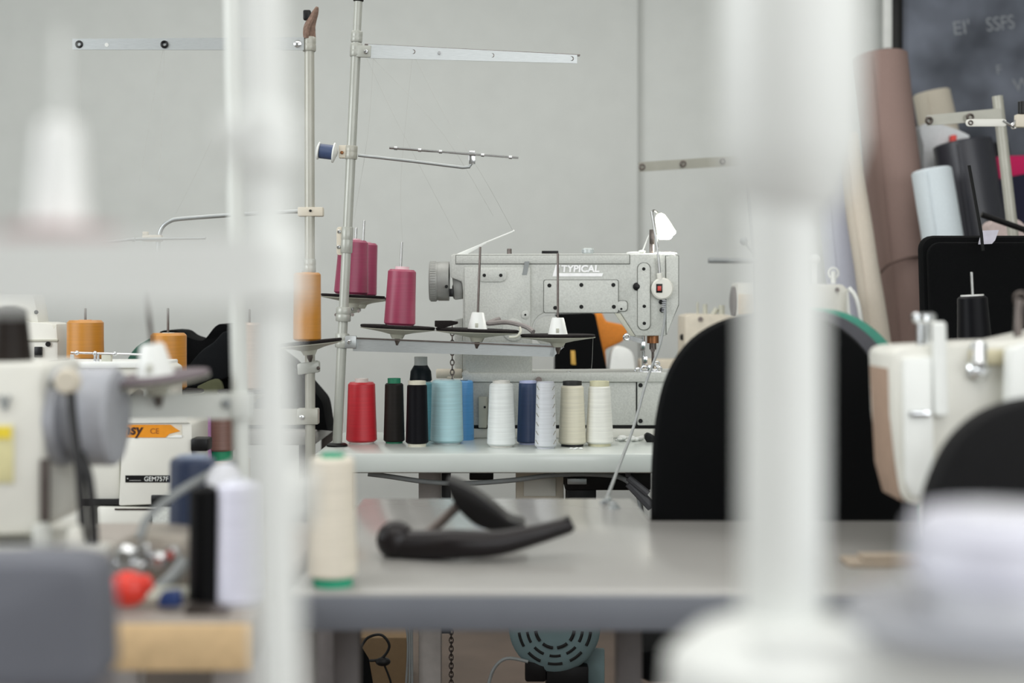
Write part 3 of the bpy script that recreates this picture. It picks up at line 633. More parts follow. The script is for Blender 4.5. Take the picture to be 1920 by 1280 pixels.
slab('folded_cloth', 'bright magenta cloth at the right edge before the chalkboard', [(1872, 292), (1960, 290), (1990, 700), (1880, 700)], 5.7, .1, '#c81c5c')
slab('folded_cloth', 'dark navy cloth hanging below the magenta one', [(1874, 335), (1960, 318), (2000, 700), (1890, 700)], 5.58, .1, '#1b1c33')
for q in bpy.data.objects:
    if q.name.startswith('folded_cloth'):     # bundles reach down to the floor
        zmin = min(v.co.z for v in q.data.vertices)
        for v in q.data.vertices:
            if v.co.z < .05: v.co.z -= q.location.z-.01
# thin stand between rolls and camera
t = thing('thread_stand', 'thin cream stand with crossbar before the dark cloths at right', 'thread stand', (X(1925, 4.4), 4.4, .93))
b = B(); b.cyl((X(1925, 4.4), 4.4, .93), P(1870, 180, 4.4), .0165, 16); obj('pole', b, M['polew'], t)
b = B(); b.bar(P(1738, 226, 4.36), P(1876, 214, 4.38), .032, .008, h2=.036); o = obj('guide_bar', b, M['polew'], t)
for x, y in ((1742, 226), (1819, 220)):
    b = B(); b.torus(P(x, y, 4.35), .009, .004); obj('eyelet', b, M['darkmetal'], o)
b = B(); b.tube([P(1840, 402, 4.3), P(1925, 432, 4.3)], .009, 8); b.ball(P(1925, 432, 4.3), .012); obj('side_rod', b, M['black'], t)
for i, (x, y) in enumerate(((1862, 420), (1885, 428), (1905, 424), (1912, 434))):
    pass
b = B(); b.pp(spline([(1855, 450), (1858, 418), (1880, 412), (1890, 424), (1905, 410), (1925, 425), (1935, 455), (1900, 600), (1860, 600)], 4), 4.6, .08, .01)
o = tag(obj('pink_cloth', b, mat('dusty_pink_cloth', '#b7a7a3', .9, bump=.4, scale=80)), 'crumpled dusty pink cloth behind the tall black chair back', 'fabric')
for v in o.data.vertices: pass
o.location.z += 0

# ------------------------------------------------------------ chairs
def chair(label, outl, d, th, fab, seat_d, cx, seatz=.47, shell=None, post=True, floor=True, basecx=None, rear=1):
    """backrest outline in pixels at distance d, seat on the far side (rear=1) or near side"""
    cxw = X(cx, d); t = thing('office_chair', label, 'chair', (cxw, seat_d, 0))
    b = B(); b.pp(outl, d, th, .018); bk = obj('backrest', b, fab, t)
    if shell:
        b = B(); b.pp([(x+shell[0], y+shell[1]) for x, y in outl], d+th+.006, .03, .012); obj('rear_shell', b, M['green'], t)
        b = B(); b.pp([(x+shell[0]*.55, y+shell[1]*.55) for x, y in outl], d+th-.004, .012, .004); obj('shell_edge', b, M['greycable'] if False else mat('dark_grey_edging', '#3c3c42', .6), t)
    b = B(); b.box((cxw-.22, seat_d-.21, seatz-.07), (cxw+.22, seat_d+.21, seatz), .03); obj('seat', b, fab, t)
    zb = P(0, max(y for x, y in outl), d).z
    b = B(); b.tube([(cxw, d+th*.6, zb+.1), (cxw, d+th+.02, seatz-.05), (cxw, seat_d, seatz-.08)], .015, 10, 4); obj('back_post', b, M['black'], t)
    b = B(); b.cyl((cxw, seat_d, .08), (cxw, seat_d, seatz-.07), .025, 16); obj('gas_column', b, M['black'], t)
    for k in range(5):
        a = 2*PI*k/5+.3; e = Vector((cxw+.27*math.cos(a), seat_d+.27*math.sin(a), .065))
        b = B(); b.tube([(cxw, seat_d, .10), e], [.022, .014], 8); lg = obj('leg', b, M['black'], t)
        b = B(); b.cyl((e.x-.012, e.y, .027), (e.x+.012, e.y, .027), .027, 16); obj('caster', b, M['black'], lg)
    return t
o1 = [(1224, 1060), (1224, 900), (1232, 790), (1255, 700), (1300, 636), (1370, 597), (1460, 585), (1545, 596), (1612, 640), (1655, 705), (1682, 790), (1694, 900), (1694, 1060)]
def smooth_open(pts, n=4):
    out = []
    for i in range(len(pts)-1):
        p0 = Vector(pts[max(0, i-1)]); p1 = Vector(pts[i]); p2 = Vector(pts[i+1]); p3 = Vector(pts[min(len(pts)-1, i+2)])
        for k in range(n):
            t = k/n; q = .5*((2*p1)+(p2-p0)*t+(2*p0-5*p1+4*p2-p3)*t*t+(-p0+3*p1-3*p2+p3)*t**3); out.append((q.x, q.y))
    return out+[tuple(pts[-1])]
chair('black office chair with green rear shell pushed between the two tables', smooth_open(o1), 2.36, .05, M['blackfab'], 2.78, 1460, shell=(46, -9))
o2 = [(1738, 1100), (1742, 960), (1765, 880), (1805, 815), (1870, 768), (1960, 748), (2050, 768), (2115, 815), (2155, 880), (2178, 960), (2182, 1100)]
chair('blurred black chair back cut off at the right edge', smooth_open(o2), 1.50, .05, mat('black_upholstery_near', '#121213', .8, spec=.2), 1.12, 1960)
o3 = rrect(1729, 441, 2060, 800, 26)
o3 = [(x+(640-y)*-.03+4, y) for x, y in o3]
t = chair('tall square black chair back with paper clip on its top edge', o3, 3.55, .05, M['blackfab'], 3.85, 1890)
b = B(); b.pp([(x*.93+1900*.07, y*.93+620*.07) for x, y in o3], 3.535, .02, .008); obj('inner_pad', b, M['blackfab'], t)
b = B(); b.pp([(1842, 432), (1873, 431), (1866, 450), (1836, 452)], 3.52, .003); b.pp([(1836, 452), (1866, 450), (1860, 457), (1835, 458)], 3.515, .003); tag(obj('paper_tag', b, mat('pale_lilac_paper', '#c9c6d2', .5)), 'folded pale paper tag on top of the square black chair back', 'paper')
b = B(); b.tube([P(1817, 310, 3.5), P(1826, 360, 3.5), P(1840, 438, 3.5), P(1843, 470, 3.5)], .004, 8); tag(obj('thin_rod', b, M['black']), 'thin dark rod rising from the paper tag before the vinyl roll', 'rod')

# black cone on stand (right)
D = 2.95
t = thing('thread_stand', 'thread stand at the right carrying the black cone and white guide', 'thread stand', (X(1945, D), D, .75))
b = B(); b.cyl((X(1945, D), D, .75), P(1945, 120, D), .011, 18); obj('pole', b, M['pole'], t)
b = B(); b.lathe([(.03, 0), (.03, .005), (.012, .01)], (X(1945, D), D, .75), (0, 0, 1), 24); obj('base_flange', b, M['black'], t)
b = B(); b.bar(P(1790, 664, D), P(1945, 662, D), .024, .003); obj('lower_bar', b, M['alu'], t)
pad(t, P(1828, 638, D), 62*D/F, (-.05, 0, 1), spin=.142)
b = B(); b.pp(rrect(1811, 223, 1888, 237, 6.5), D, .003, .0006); g = obj('guide_plate', b, M['cream'], t)
b = B(); b.torus(P(1820, 230, D-.001), .004, .0015); obj('eyelet', b, M['darkmetal'], g)
b = B(); b.tube([P(1880, 226, D), P(1898, 236, D), P(1905, 226, D), P(1918, 232, D)], .003, 8, 3); b.torus(P(1901, 236, D), .006, .0015); obj('wire_guide', b, M['chrome'], t)
b = B(); b.pbox(1906, 214, 1950, 238, D-.008, .016, .002); obj('clamp', b, M['clampc'], t)
b = B(); b.cyl(P(1916, 214, D), P(1916, 190, D), .008, 12, .001); obj('wing_screw', b, M['black'], t)
cone('black thread cone on a spindle before the square black chair back', 1828, 62, 54, 638, 556, '#0a0a0e', base=on_pad(P(1827, 638, D), (-.05, 0, 1)), lean=(-.05, 0), core='#d8d8d4', cr=.78, ct=.003, cb=.001)

# ------------------------------------------------------------ right near machine
D = 1.93
t = thing('sewing_machine', 'blurred cream sewing machine head at right behind the near chair back', 'sewing machine', (X(1900, D), D+.1, .75))
hl = smooth_open([(1672, 668), (1690, 652), (1780, 646), (1900, 640), (2150, 640), (2150, 1130), (2040, 1130), (2040, 870), (1990, 822), (1900, 822), (1830, 850), (1795, 880), (1780, 920), (1765, 942), (1708, 944), (1690, 900), (1676, 780)], 3)
b = B(); b.pp(hl, D, .13, .008); obj('body', b, M['cream'], t)
b = B(); b.pp([(1694, 672), (1750, 668), (1752, 930), (1712, 932), (1698, 900)], D-.008, .012, .004); obj('face_plate', b, M['white'], t)
b = B(); b.pp([(1664, 690), (1688, 682), (1692, 930), (1702, 942), (1690, 940), (1674, 880)], D+.02, .10, .004); obj('side_cover', b, mat('brown_side', '#a08876', .6), t)
b = B(); b.cyl(P(1765, 780, D-.008), P(1760, 603, D-.008), .0095, 14, .003); obj('lever_guard', b, M['white'], t)
b = B(); b.cyl(P(1732, 655, D+.04), P(1732, 600, D+.04), .010, 14); b.cyl(P(1732, 605, D+.04), P(1732, 586, D+.04), .017, 14, .003); obj('pressure_screw', b, M['chrome'], t)
b = B(); b.cyl(P(1836, 645, D+.0), P(1836, 690, D-.02), .011, 14, .002); b.lathe([(.014, 0), (.016, .01), (.006, .02)], P(1832, 692, D), (0, -1, 0), 16); obj('tension_knob', b, M['chrome'], t)
b = B(); b.pbox(1822, 655, 1900, 685, D-.014, .015, .005); obj('tension_bracket', b, mat('beige_bracket', '#cbc3a4', .5), t)
b = B(); b.pbox(1706, 770, 1745, 782, D-.014, .01, .003); obj('thread_guide', b, M['chrome'], t)
b = B(); b.box((X(1740, D)+.03, D-.02, .7505), (X(2160, D), D+.16, .80), .006); obj('bed', b, M['cream'], t)
b = B(); b.pp([(1895, 655), (1935, 640), (1940, 800), (1892, 790)], D-.05, .03, .004); obj('side_label', b, M['white'], t)
b = B(); b.cyl(P(1908, 640, D+.05), P(1912, 560, D+.05), .006, 10); b.torus(P(1914, 560, D+.05), .008, .003); obj('spindle', b, M['darkmetal'], t)
# tan ruler-like piece + bracket on T2
b = B(); dz = DZ(1062, .752)
b.box((X(1592, dz), dz, .7502), (X(1775, dz), dz+.055, .757), .002); b.box((X(1592, dz)+.02, dz+.01, .757), (X(1775, dz), dz+.04, .764), .002)
tag(obj('wooden_strip', b, mat('tan_wood', '#9b8d7c', .6)), 'tan wooden strip lying on the glossy grey table near the right end', 'strip')

# ------------------------------------------------------------ knee lever on glossy table
t = thing('knee_lifter', 'black knee lifter with ball end and curved pad on the glossy table', 'lever', P(860, 1050, DZ(1050)))
D = 1.93
b = B(); b.tube([P(742, 1018, D), P(775, 1022, D-.01), P(850, 1020, D-.03), P(930, 1018, D-.03), P(1000, 1003, D-.02), P(1068, 984, D)], [.0200, .0205, .020, .017, .014, .011], 16, 5)
b.ball(P(742, 1012, D), .0268); obj('handle', b, mat('dark_brown_bakelite', '#150f11', .34, var=.1, spec=.35), t)
b = B(); b.tube([P(800, 1003, D), P(856, 950, D+.06)], .0075, 10); obj('strut', b, M['darkmetal'], t)
pts = [(838, 903), (862, 910), (890, 925), (925, 950), (955, 975), (985, 985), (972, 995), (930, 996), (893, 985), (862, 958), (845, 930)]
b = B(); b.pp(spline(pts, 4), D+.05, .07, .006); obj('knee_pad', b, mat('black_rubber', '#110f0f', .5, spec=.3), t)
b = B(); b.bar(P(1050, 990, D), P(1072, 978, D), .018, .02); obj('end_clamp', b, M['black'], t)
for p in (P(748, 1036, D),):
    b = B(); b.box((p.x-.01, p.y-.008, .7502), (p.x+.01, p.y+.008, p.z+.012), .002); obj('foot', b, M['black'], t)

# cream cone on T2
cone('cream thread cone with green base standing on the glossy table', 624, 92, 80, 1096, 856, '#e2dac9', core='#21a07a', cb=.011, ct=.004, cr=.55)

# ------------------------------------------------------------ under the tables
t = thing('drive_motor', 'teal grey clutch motor with slotted round cover under the tables', 'motor', P(1040, 1260, 3.4))
D = 3.36; c = P(1040, 1176, D); R = 86*D/F
b = B(); b.lathe([(.004, -.012), (R*.6, -.010), (R*.93, -.004), (R, .004), (R, .03), (R*.94, .034), (R*.94, .14), (R*.5, .16)], c, (0, 1, 0), 48); obj('housing', b, M['teal'], t)
for rr in (.42, .60, .78):
    n = 8 if rr < .5 else 10
    for k in range(n):
        a0 = 2*PI*k/n+.12; a1 = 2*PI*(k+1)/n-.10; b = B()
        b.tube([c+Vector((R*rr*math.cos(a0+(a1-a0)*q/5), -.0105+(rr-.42)*.014, R*rr*math.sin(a0+(a1-a0)*q/5))) for q in range(6)], .0042, 6)
        obj('vent_slot', b, M['hole'], t)
b = B(); b.box((c.x+.03, D+.03, c.z+R*.8), (c.x+.10, D+.13, .7035), .004); b.box((X(1060, D), D+.02, .645), (X(1222, D), D+.16, .7035), .004); obj('mount_bracket', b, M['black'], t)
b = B(); b.box((c.x-.02, D+.0, c.z-R-.05), (c.x+.08, D+.12, c.z-R*.85), .004); b.box((c.x-.07, D-.005, c.z-R-.02), (c.x-.02, D+.05, c.z-R*.7), .006); obj('terminal_box', b, M['black'], t)
b = B(); b.box((c.x+.07, D+.03, c.z-R-.04), (c.x+.12, D+.05, c.z-R*.55), .003); obj('foot_bracket', b, M['teal'], t)
b = B(); b.pbox(1064, 897, 1100, 908, D-.002, .02, .001); obj('silver_plate', b, M['alu'], t)
b = B(); b.tube([P(990, 1240, D-.01), P(950, 1234, D-.01), P(925, 1255, D-.01), P(912, 1300, D-.01)], .004, 8, 5); obj('power_cable', b, M['greycable'], t)
# control box
t = thing('control_box', 'cream control box fixed under the white table', 'box', P(1010, 965, 3.42))
b = B(); b.box((X(967, 3.42), 3.42, .56), (X(1057, 3.42), 3.52, .7035), .003); obj('housing', b, M['clampc'], t)
b = B(); b.pbox(982, 896, 1042, 930, 3.416, .006, .001); obj('front_panel', b, M['cream'], t)
b = B(); b.box((X(855, 3.45), 3.45, .685), (X(1000, 3.45), 3.56, .7038), .003); b.box((X(880, 3.45), 3.45, .66), (X(925, 3.45), 3.5, .69), .003); tag(obj('belt_bracket', b, M['black']), 'black bracket plate screwed beneath the white table', 'bracket')
b = B(); b.box((X(828, 3.4), 3.4, 0.30), (X(845, 3.4), 3.42, .7038), .001); tag(obj('treadle_rod', b, M['black']), 'black upright rod hanging beneath the white table', 'rod')
b = B(); b.tube([P(690, 888, 3.3), P(730, 893, 3.3), P(800, 903, 3.3), P(870, 906, 3.3), P(960, 900, 3.3), P(1040, 890, 3.3), P(1120, 889, 3.3), P(1168, 897, 3.3), P(1195, 925, 3.3), P(1206, 980, 3.3)], .0058, 10, 5)
tag(obj('grey_cable', b, M['greycable']), 'thick grey cable sagging below the white table edge', 'cable')
b = B(); b.tube([P(1178, 895, 3.26), P(1215, 925, 3.26)], .008, 8); b.tube([P(1180, 905, 3.27), P(1222, 950, 3.27)], .012, 8); b.tube([P(1178, 893, 3.28), P(1176, 882, 3.28)], .006, 8)
tag(obj('cable_bundle', b, mat('worn_grey_rubber', '#47474a', .6)), 'dark rubber cable pair below the table next to the chair', 'cable')
b = B()
for k in range(26):
    b.torus(P(846, 1160+k*8, 3.43), .0078, .0017, (0, 1, 0) if k % 2 else (1, 0, 0), sx=.6 if k % 2 else 1, seg=10, sg=5)
tag(obj('pedal_chain', b, M['darkmetal']), 'steel pedal chain hanging under the table near the pale leg', 'chain')
b = B(); b.tube([P(676, 1214, 3.6), P(690, 1195, 3.6), P(715, 1190, 3.6), P(730, 1210, 3.6), P(718, 1232, 3.6), P(700, 1238, 3.6), P(676, 1236, 3.6)], .0035, 8, 6); b.ball(P(718, 1240, 3.6), .014, (1.4, 1, .8)); b.tube([P(718, 1240, 3.6), P(735, 1290, 3.6), P(730, 1350, 3.62)], .003, 6, 4)
tag(obj('black_cable', b, M['blackcable']), 'looped black cable with a plug in the dark beneath the tables', 'cable')
for dx, wl in ((0, 'leftmost'), (8, 'middle'), (15, 'rightmost')):
    b = B(); b.tube([P(757+dx, 1150, 3.45), P(765+dx*.5, 1210, 3.45), P(758+dx, 1330, 3.45)], .003, 6, 4); tag(obj('hanging_wire', b, M['greycable']), wl+' of three thin grey wires hanging left of the pale table leg', 'wire', 'wires hanging left of the pale leg')
b = B(); b.pp([(592, 1180), (628, 1180), (632, 1330), (592, 1330)], 3.3, .15, .01); b.tube([P(640, 1175, 3.2), P(680, 1240, 3.2), P(720, 1330, 3.2)], .016, 8)
o = tag(obj('dark_bag', b, M['blackfab']), 'black bag and strap under the tables at the left leg', 'bag')
zmin = min(v.co.z for v in o.data.vertices)
for v in o.data.vertices:
    if v.co.z < .1: v.co.z = -(o.location.z)+.001
b = B(); b.box((X(650, 3.9), 3.95, 0), (X(760, 3.9), 4.2, .16), .004); tag(obj('cardboard_box', b, mat('brown_card', '#8b7355', .8)), 'low brown cardboard box on the floor beneath the table', 'box')
b = B()
for k in range(9):
    b.tube([P(600+k*6, 1180, 3.3), P(602+k*6, 1185, 3.3)], .001, 4)
b.bm.free()

# ------------------------------------------------------------ second stand (left, in focus) with orange cones
D = 3.2
s2 = thing('thread_stand', 'warm grey thread stand with orange cones left of the leaning one', 'thread stand', (X(582, D), D, .59))
b = B(); b.cyl((X(582, D), D, .59), P(580, 80, D), .0112, 20); obj('pole', b, M['polew'], s2)
b = B(); b.lathe([(.03, 0), (.03, .005), (.012, .01)], (X(582, D), D, .59), (0, 0, 1), 24); obj('base_flange', b, M['black'], s2)
collar(s2, P(580, 83, D), (0, 0, 1), .0150, .032, M['polew']); collar(s2, P(581, 498, D), (0, 0, 1), .0135, .03, M['pole'])
b = B(); b.bar(P(136, 83, D-.02), P(570, 82, D-.014), .024, .003, h2=.029); g = obj('guide_bar', b, M['alu'], s2)
screw(s2, P(558, 82, D-.017), .0085)
for x in (148, 308):
    b = B(); b.torus(P(x, 83, D-.022), .0062, .0026); obj('eyelet', b, M['black'], g)
b = B(); b.cyl(P(200, 84, D-.016), P(200, 84, D-.0225), .0045, 14); obj('rivet', b, M['white'], g)
# rag wrapped on top
b = B(); b.tube([P(582, 76, D), P(580, 55, D), P(584, 40, D), P(591, 24, D), P(595, 13, D)], [.0125, .014, .011, .0075, .003], 10, 4); b.tube([P(575, 72, D-.01), P(576, 55, D-.01), P(588, 30, D-.008)], [.007, .009, .005], 8, 3); obj('rag_wrap', b, mat('brown_rag', '#7a6356', .9, bump=.8, scale=120, var=.3), s2)
b = B(); b.pbox(568, 18, 582, 37, D-.006, .014, .003); obj('rubber_cap', b, M['black'], s2)
b = B(); b.pbox(558, 388, 605, 405, D-.013, .026, .002); cl = obj('rod_clamp', b, M['clampc'], s2); screw(cl, P(582, 395, D-.014), .003, 'hole')
b = B(); b.tube([P(562, 396, D), P(520, 398, D), P(420, 404, D-.0), P(340, 410, D-.0), P(320, 414, D), P(305, 425, D), P(298, 445, D), P(296, 482, D)], .0048, 10, 4); obj('arm_rod', b, M['alu'], s2)
b = B(); b.pbox(266, 440, 302, 452, D-.02, .02, .002); b.pbox(267, 434, 277, 441, D-.02, .01, .001); obj('guide_clamp', b, M['clampc'], s2)
b = B(); b.tube([P(152, 459, D-.03), P(250, 448, D-.02), P(386, 446, D-.03)], .0032, 8)
for x in (186, 248): b.cyl(P(x, 455-(x-186)*.1, D-.032), P(x+5, 454.6-(x-186)*.1, D-.032), .005, 8)
obj('guide_rod', b, M['alu'], s2)
b = B(); b.bar(P(120, 782, D+.06), P(585, 781, D-.01), .036, .004); obj('lower_bar', b, M['polew'], s2)
b = B(); b.pbox(556, 766, 596, 796, D-.016, .030, .003); c2 = obj('bar_clamp', b, M['polew'], s2); screw(c2, P(566, 782, D-.017), .006)
b = B(); b.pp([(557, 682), (592, 676), (598, 678), (598, 698), (558, 703)], D-.013, .026, .003); c2 = obj('upper_clamp', b, M['pole'], s2); screw(c2, P(597, 690, D-.014), .004, 'darkmetal')
pad(s2, P(578, 640, D-.045), 62*D/F, (-.10, 0, 1), spin=.16, spm='alu')
pad(s2, P(160, 676, 3.30), 66*3.3/F, (0, 0, 1), spin=.122, spm='darkmetal')
pad(s2, P(315, 731, 3.30), 66*3.3/F, (0, 0, 1), spin=.19, spm='darkmetal')
pad(s2, P(468, 731, 3.34), 60*3.3/F, (0, 0, 1), spin=.19, spm='darkmetal')
b = B()
for x, y in ((160, 700), (315, 755), (468, 755)): b.cyl(P(x, y-6, 3.3), P(x, 790, 3.3), .006, 10)
obj('pad_post', b, M['dish'], s2)
OG = '#b97b20'
cone('orange thread cone at far left above the cream overlocker', 160, 68, 66, 675, 600, OG, base=on_pad(P(160, 676, 3.30), (0, 0, 1)), core='#d8a060', cr=.35, ct=.001, cb=.001)
cone('orange thread cone behind the white empty cone holder', 316, 68, 66, 730, 624, OG, base=on_pad(P(316, 731, 3.30), (0, 0, 1)), core='#c9c3b5', cr=.35, ct=.001, cb=.001)
cone('orange thread cone on the pad nearest the magenta cones', 576, 52, 50, 640, 512, OG, base=on_pad(P(576, 640, D-.045), (0, 0, 1)), core='#d8a060', cr=.35, ct=.001, cb=.001)
cone('pale pink thread cone glimpsed between the blurred poles', 468, 58, 50, 731, 606, '#d6c0ae', base=on_pad(P(468, 731, 3.34), (0, 0, 1)), core='#d8c8b8', cr=.35, ct=.001, cb=.001)
threads(s2, [[(149, 92, D), (152, 230, D), (157, 400, D), (160, 577, 3.3)], [(306, 92, D), (285, 200, D), (262, 340, D)], [(308, 92, D), (304, 220, D), (298, 340, D)], [(398, 260, D), (370, 320, D), (330, 400, D)], [(556, 480, D), (554, 560, D)]])

# ------------------------------------------------------------ black garment behind
t = thing('black_garment', 'black crumpled garment heaped on the rear table', 'garment', (X(470, 3.95), 3.95, .75))
def heap(par, name, px, d, dep, m, n=26):
    b = B(); b.pp(spline(px, 4), d, dep, .02); bm = b.bm
    bmesh.ops.triangulate(bm, faces=[f for f in bm.faces if len(f.verts) > 4])
    for v in bm.verts: v.co += Vector((math.sin(v.co.z*60+v.co.y*40), math.sin(v.co.x*50)*1.5, math.cos(v.co.x*45)))*.003
    return obj(name, b, m, par)
heap(t, 'bodice', [(270, 790), (262, 740), (275, 690), (292, 650), (300, 622), (330, 618), (352, 632), (382, 640), (402, 612), (420, 606), (450, 625), (520, 660), (590, 735), (606, 765), (614, 802), (600, 805)], 3.83, .16, M['blackfab'])
heap(t, 'sleeve', [(352, 690), (372, 662), (402, 640), (425, 618), (445, 640), (440, 690), (424, 708), (395, 712), (368, 728), (350, 722)], 3.79, .06, mat('dark_grey_fabric', '#121416', .9, spec=.15, bump=.4, scale=120))
b = B(); b.pp(spline([(215, 745), (240, 670), (270, 640), (300, 640), (300, 745)], 4), 3.785, .03, .006); tag(obj('green_cloth', b, mat('dark_green_cloth', '#2c5748', .9, bump=.3, scale=120)), 'dark green cloth under the left side of the black garment', 'fabric')
b = B(); b.pp(spline([(345, 745), (370, 724), (410, 710), (412, 745)], 4), 3.785, .02, .004); tag(obj('olive_cloth', b, mat('olive_cloth', '#56583f', .9)), 'olive cloth patch below the black garment sleeve', 'fabric')
for q in ('green_cloth', 'olive_cloth'):
    o = bpy.data.objects[q]; dzz = o.location.z-.751
    for v in o.data.vertices:
        if v.co.z < .03: v.co.z -= dzz

# ------------------------------------------------------------ cream overlocker (left, sharp)
D = 2.98
m2 = thing('overlock_machine', 'cream overlocker with orange brand strip and black model plate', 'sewing machine', (X(230, D), D+.1, .59))
b = B(); b.pp([(230, 796), (243, 783), (349, 783), (360, 795), (360, 943), (222, 948)], D, .16, .004); f = obj('front_body', b, M['cream'], m2)
b = B(); b.pp([(236, 784), (346, 784), (356, 793), (230, 794)], D-.006, .10, .002); obj('lid', b, M['cream'], m2)
b = B(); b.pbox(90, 796, 224, 936, D+.015, .14, .004); obj('left_body', b, M['cream'], m2)
b = B(); b.pbox(84, 852, 120, 898, D+.009, .01, .002); obj('side_door', b, M['hammer'], m2)
b = B(); b.pbox(81, 850, 122, 901, D+.013, .006, .001); obj('door_gap', b, M['hole'], m2)
b = B(); b.pbox(88, 936, 350, 946, D+.006, .14, .001); obj('base_gap', b, M['hole'], m2)
b = B(); b.pp([(88, 946), (350, 946), (350, 1008), (88, 1008)], D+.03, .14, .003); obj('base_casting', b, M['hammer'], m2)
b = B(); b.pp([(182, 950), (286, 952), (262, 1014), (184, 1014)], D-.004, .05, .003); obj('front_flap', b, M['cream'], m2)
b = B(); b.pp([(94, 948), (168, 950), (166, 1013), (98, 1013)], D-.002, .05, .003); obj('front_flap', b, M['cream'], m2)
b = B(); b.pbox(283, 928, 352, 946, D-.004, .03, .002); obj('chip_guard', b, M['black'], m2)
b = B(); b.pbox(285, 950, 350, 1012, D-.002, .05, .004); obj('front_flap', b, M['hammer'], m2)
b = B(); b.pbox(215, 953, 290, 956, D-.006, .004); obj('spring_strip', b, M['darkmetal'], m2)
b = B(); b.pp([(229, 796), (320, 796), (328, 802), (338, 808), (318, 813), (310, 820), (229, 820)], D-.0015, .002); lab = obj('brand_strip', b, mat('orange_print', '#e08f1c', .4), m2)
b = B(); b.pp([(229, 796), (341, 796), (341, 820), (229, 820)], D-.0008, .0014); obj('strip_ground', b, M['clampc'], m2)
b = B(); b.pp([(312, 820), (330, 815), (341, 815.5), (341, 820)], D-.0019, .001); obj('strip_white_wedge', b, M['white'], m2)  # white wedge at the right end of the strip
text('lettering', 'nsy', .031, P(231, 814, D-.0019), mat('dark_brown_print', '#3b1d12', .5), m2, ext=.0004, bold=.0008, sx=.95, shear=.15)
text('ce_mark', 'CE', .016, P(281, 812.5, D-.0019), mat('rust_print', '#9c5a1a', .5), m2, ext=.0004)
b = B(); b.pbox(235, 891, 318, 904, D-.0015, .002); obj('model_plate', b, M['black'], m2)
text('lettering', 'GEM757F', .0135, P(270, 901.5, D-.002), M['white'], m2, ext=.0004, sx=.95)
text('lettering', '\u2022 ______', .009, P(238, 899.5, D-.002), M['white'], m2, ext=.0004, sx=.9)
b = B(); b.pbox(357, 822, 389, 846, D-.01, .05, .004); obj('knob', b, M['black'], m2)
# upper deck with fittings
b = B(); b.pp([(104, 694), (106, 679), (300, 679), (318, 690), (318, 800), (104, 800)], D+.055, .12, .004); obj('upper_body', b, M['cream'], m2)
b = B(); b.pbox(100, 678, 305, 690, D+.045, .14, .003); obj('top_plate', b, M['white'], m2)
b = B(); b.tube([P(133, 661, D+.06), P(282, 665, D+.06)], .0022, 8)
for x in (144, 178, 215, 277): b.ball(P(x, 661+(x-133)*.025, D+.058), .0048)
for x in (134, 137, 178, 184): b.cyl(P(x, 664, D+.06), P(x, 680, D+.06), .0028, 8)
obj('thread_rail', b, M['chrome'], m2)
b = B(); b.pbox(190, 664, 208, 680, D+.06, .012, .001); obj('rail_spring', b, M['dish'], m2)
b = B(); b.pp([(166, 692), (180, 694), (184, 700), (168, 703)], D+.05, .01, .001); obj('thread_hook', b, M['darkmetal'], m2)
for x, y, mm in ((245, 730, 'clampc'), (285, 738, 'white'), (258, 745, 'darkmetal')):
    b = B(); b.lathe([(.018, 0), (.016, .012), (.010, .02)], P(x, y, D+.055), (0, -1, 0), 18); obj('tension_dial', b, M[mm], m2)
# another machine top behind at far left
m3 = thing('overlock_machine', 'cream machine top peeking over at the far left edge', 'sewing machine', (X(40, 3.35), 3.4, .59))
b = B(); b.pp(smooth_open([(-60, 985), (-60, 600), (50, 604), (92, 606), (102, 616), (108, 640), (110, 985)], 2), 3.35, .12, .004); obj('body', b, M['cream'], m3)
b = B(); b.pp([(-20, 606), (-20, 550), (62, 552), (68, 575), (72, 606)], 3.38, .08, .004); obj('raised_top', b, M['cream'], m3)
b = B(); b.pbox(64, 650, 78, 670, 3.343, .01, .001); obj('switch', b, M['black'], m3)
b = B(); b.cyl(P(90, 645, 3.344), P(90, 645, 3.352), .006, 12); obj('screw', b, M['hole'], m3)
b = B(); b.pbox(-40, 636, 108, 640, 3.345, .01, .001); obj('trim_line', b, M['dish'], m3)
b = B(); b.cyl(P(68, 585, 3.375), P(68, 585, 3.385), .005, 12); obj('screw', b, M['hole'], m3)

# storage box with brown cones at left centre
b = B(); b.box((X(364, 3.15), 3.145, .59), (X(456, 3.15), 3.24, .7395), .003); tag(obj('storage_box', b, M['clampc']), 'beige box on the low table under the brown and lilac cones', 'box')
dq = DZ(864, .7395)
cone('brown thread cone with green base behind the navy cone', 414, 56, 50, 864, 775, '#7c5a50', surf=.7395, d=3.19, core='#1f8a63', cb=.024, group='brown and lilac cones behind')
cone('lilac thread cone left of the brown one', 382, 30, 28, 864, 778, '#b98ab8', surf=.7395, d=3.165, core='#d8cfd8', group='brown and lilac cones behind')

# ------------------------------------------------------------ near stand (moderately blurred)
D = 1.8
s3 = thing('thread_stand', 'half blurred grey thread stand with empty white cone holder at left', 'thread stand', (X(452, D), D, .7625))
M['lightg'] = mat('light_grey_enamel', '#d4d7d1', .4, scale=10, var=.03)
b = B(); b.cyl((X(455, D), D, .7625), P(432, -60, D), .0093, 20); obj('pole', b, M['lightg'], s3)
b = B(); b.lathe([(.026, 0), (.026, .005), (.012, .01)], (X(452, D), D, .7625), (0, 0, 1), 24); obj('base_flange', b, M['black'], s3)
b = B(); b.bar(P(228, 762, D-.01), P(452, 760, D-.01), .033, .004); obj('lower_bar', b, M['lightg'], s3)
b = B(); b.pbox(432, 738, 465, 786, D-.016, .03, .003); obj('bar_clamp', b, M['lightg'], s3)
screw(s3, P(424, 756, D-.014), .006, 'greycable')
ta = (-.10, -.06, 1)
M['foamg'] = mat('mauve_grey_foam', '#746a6e', .95, bump=.4, scale=200)
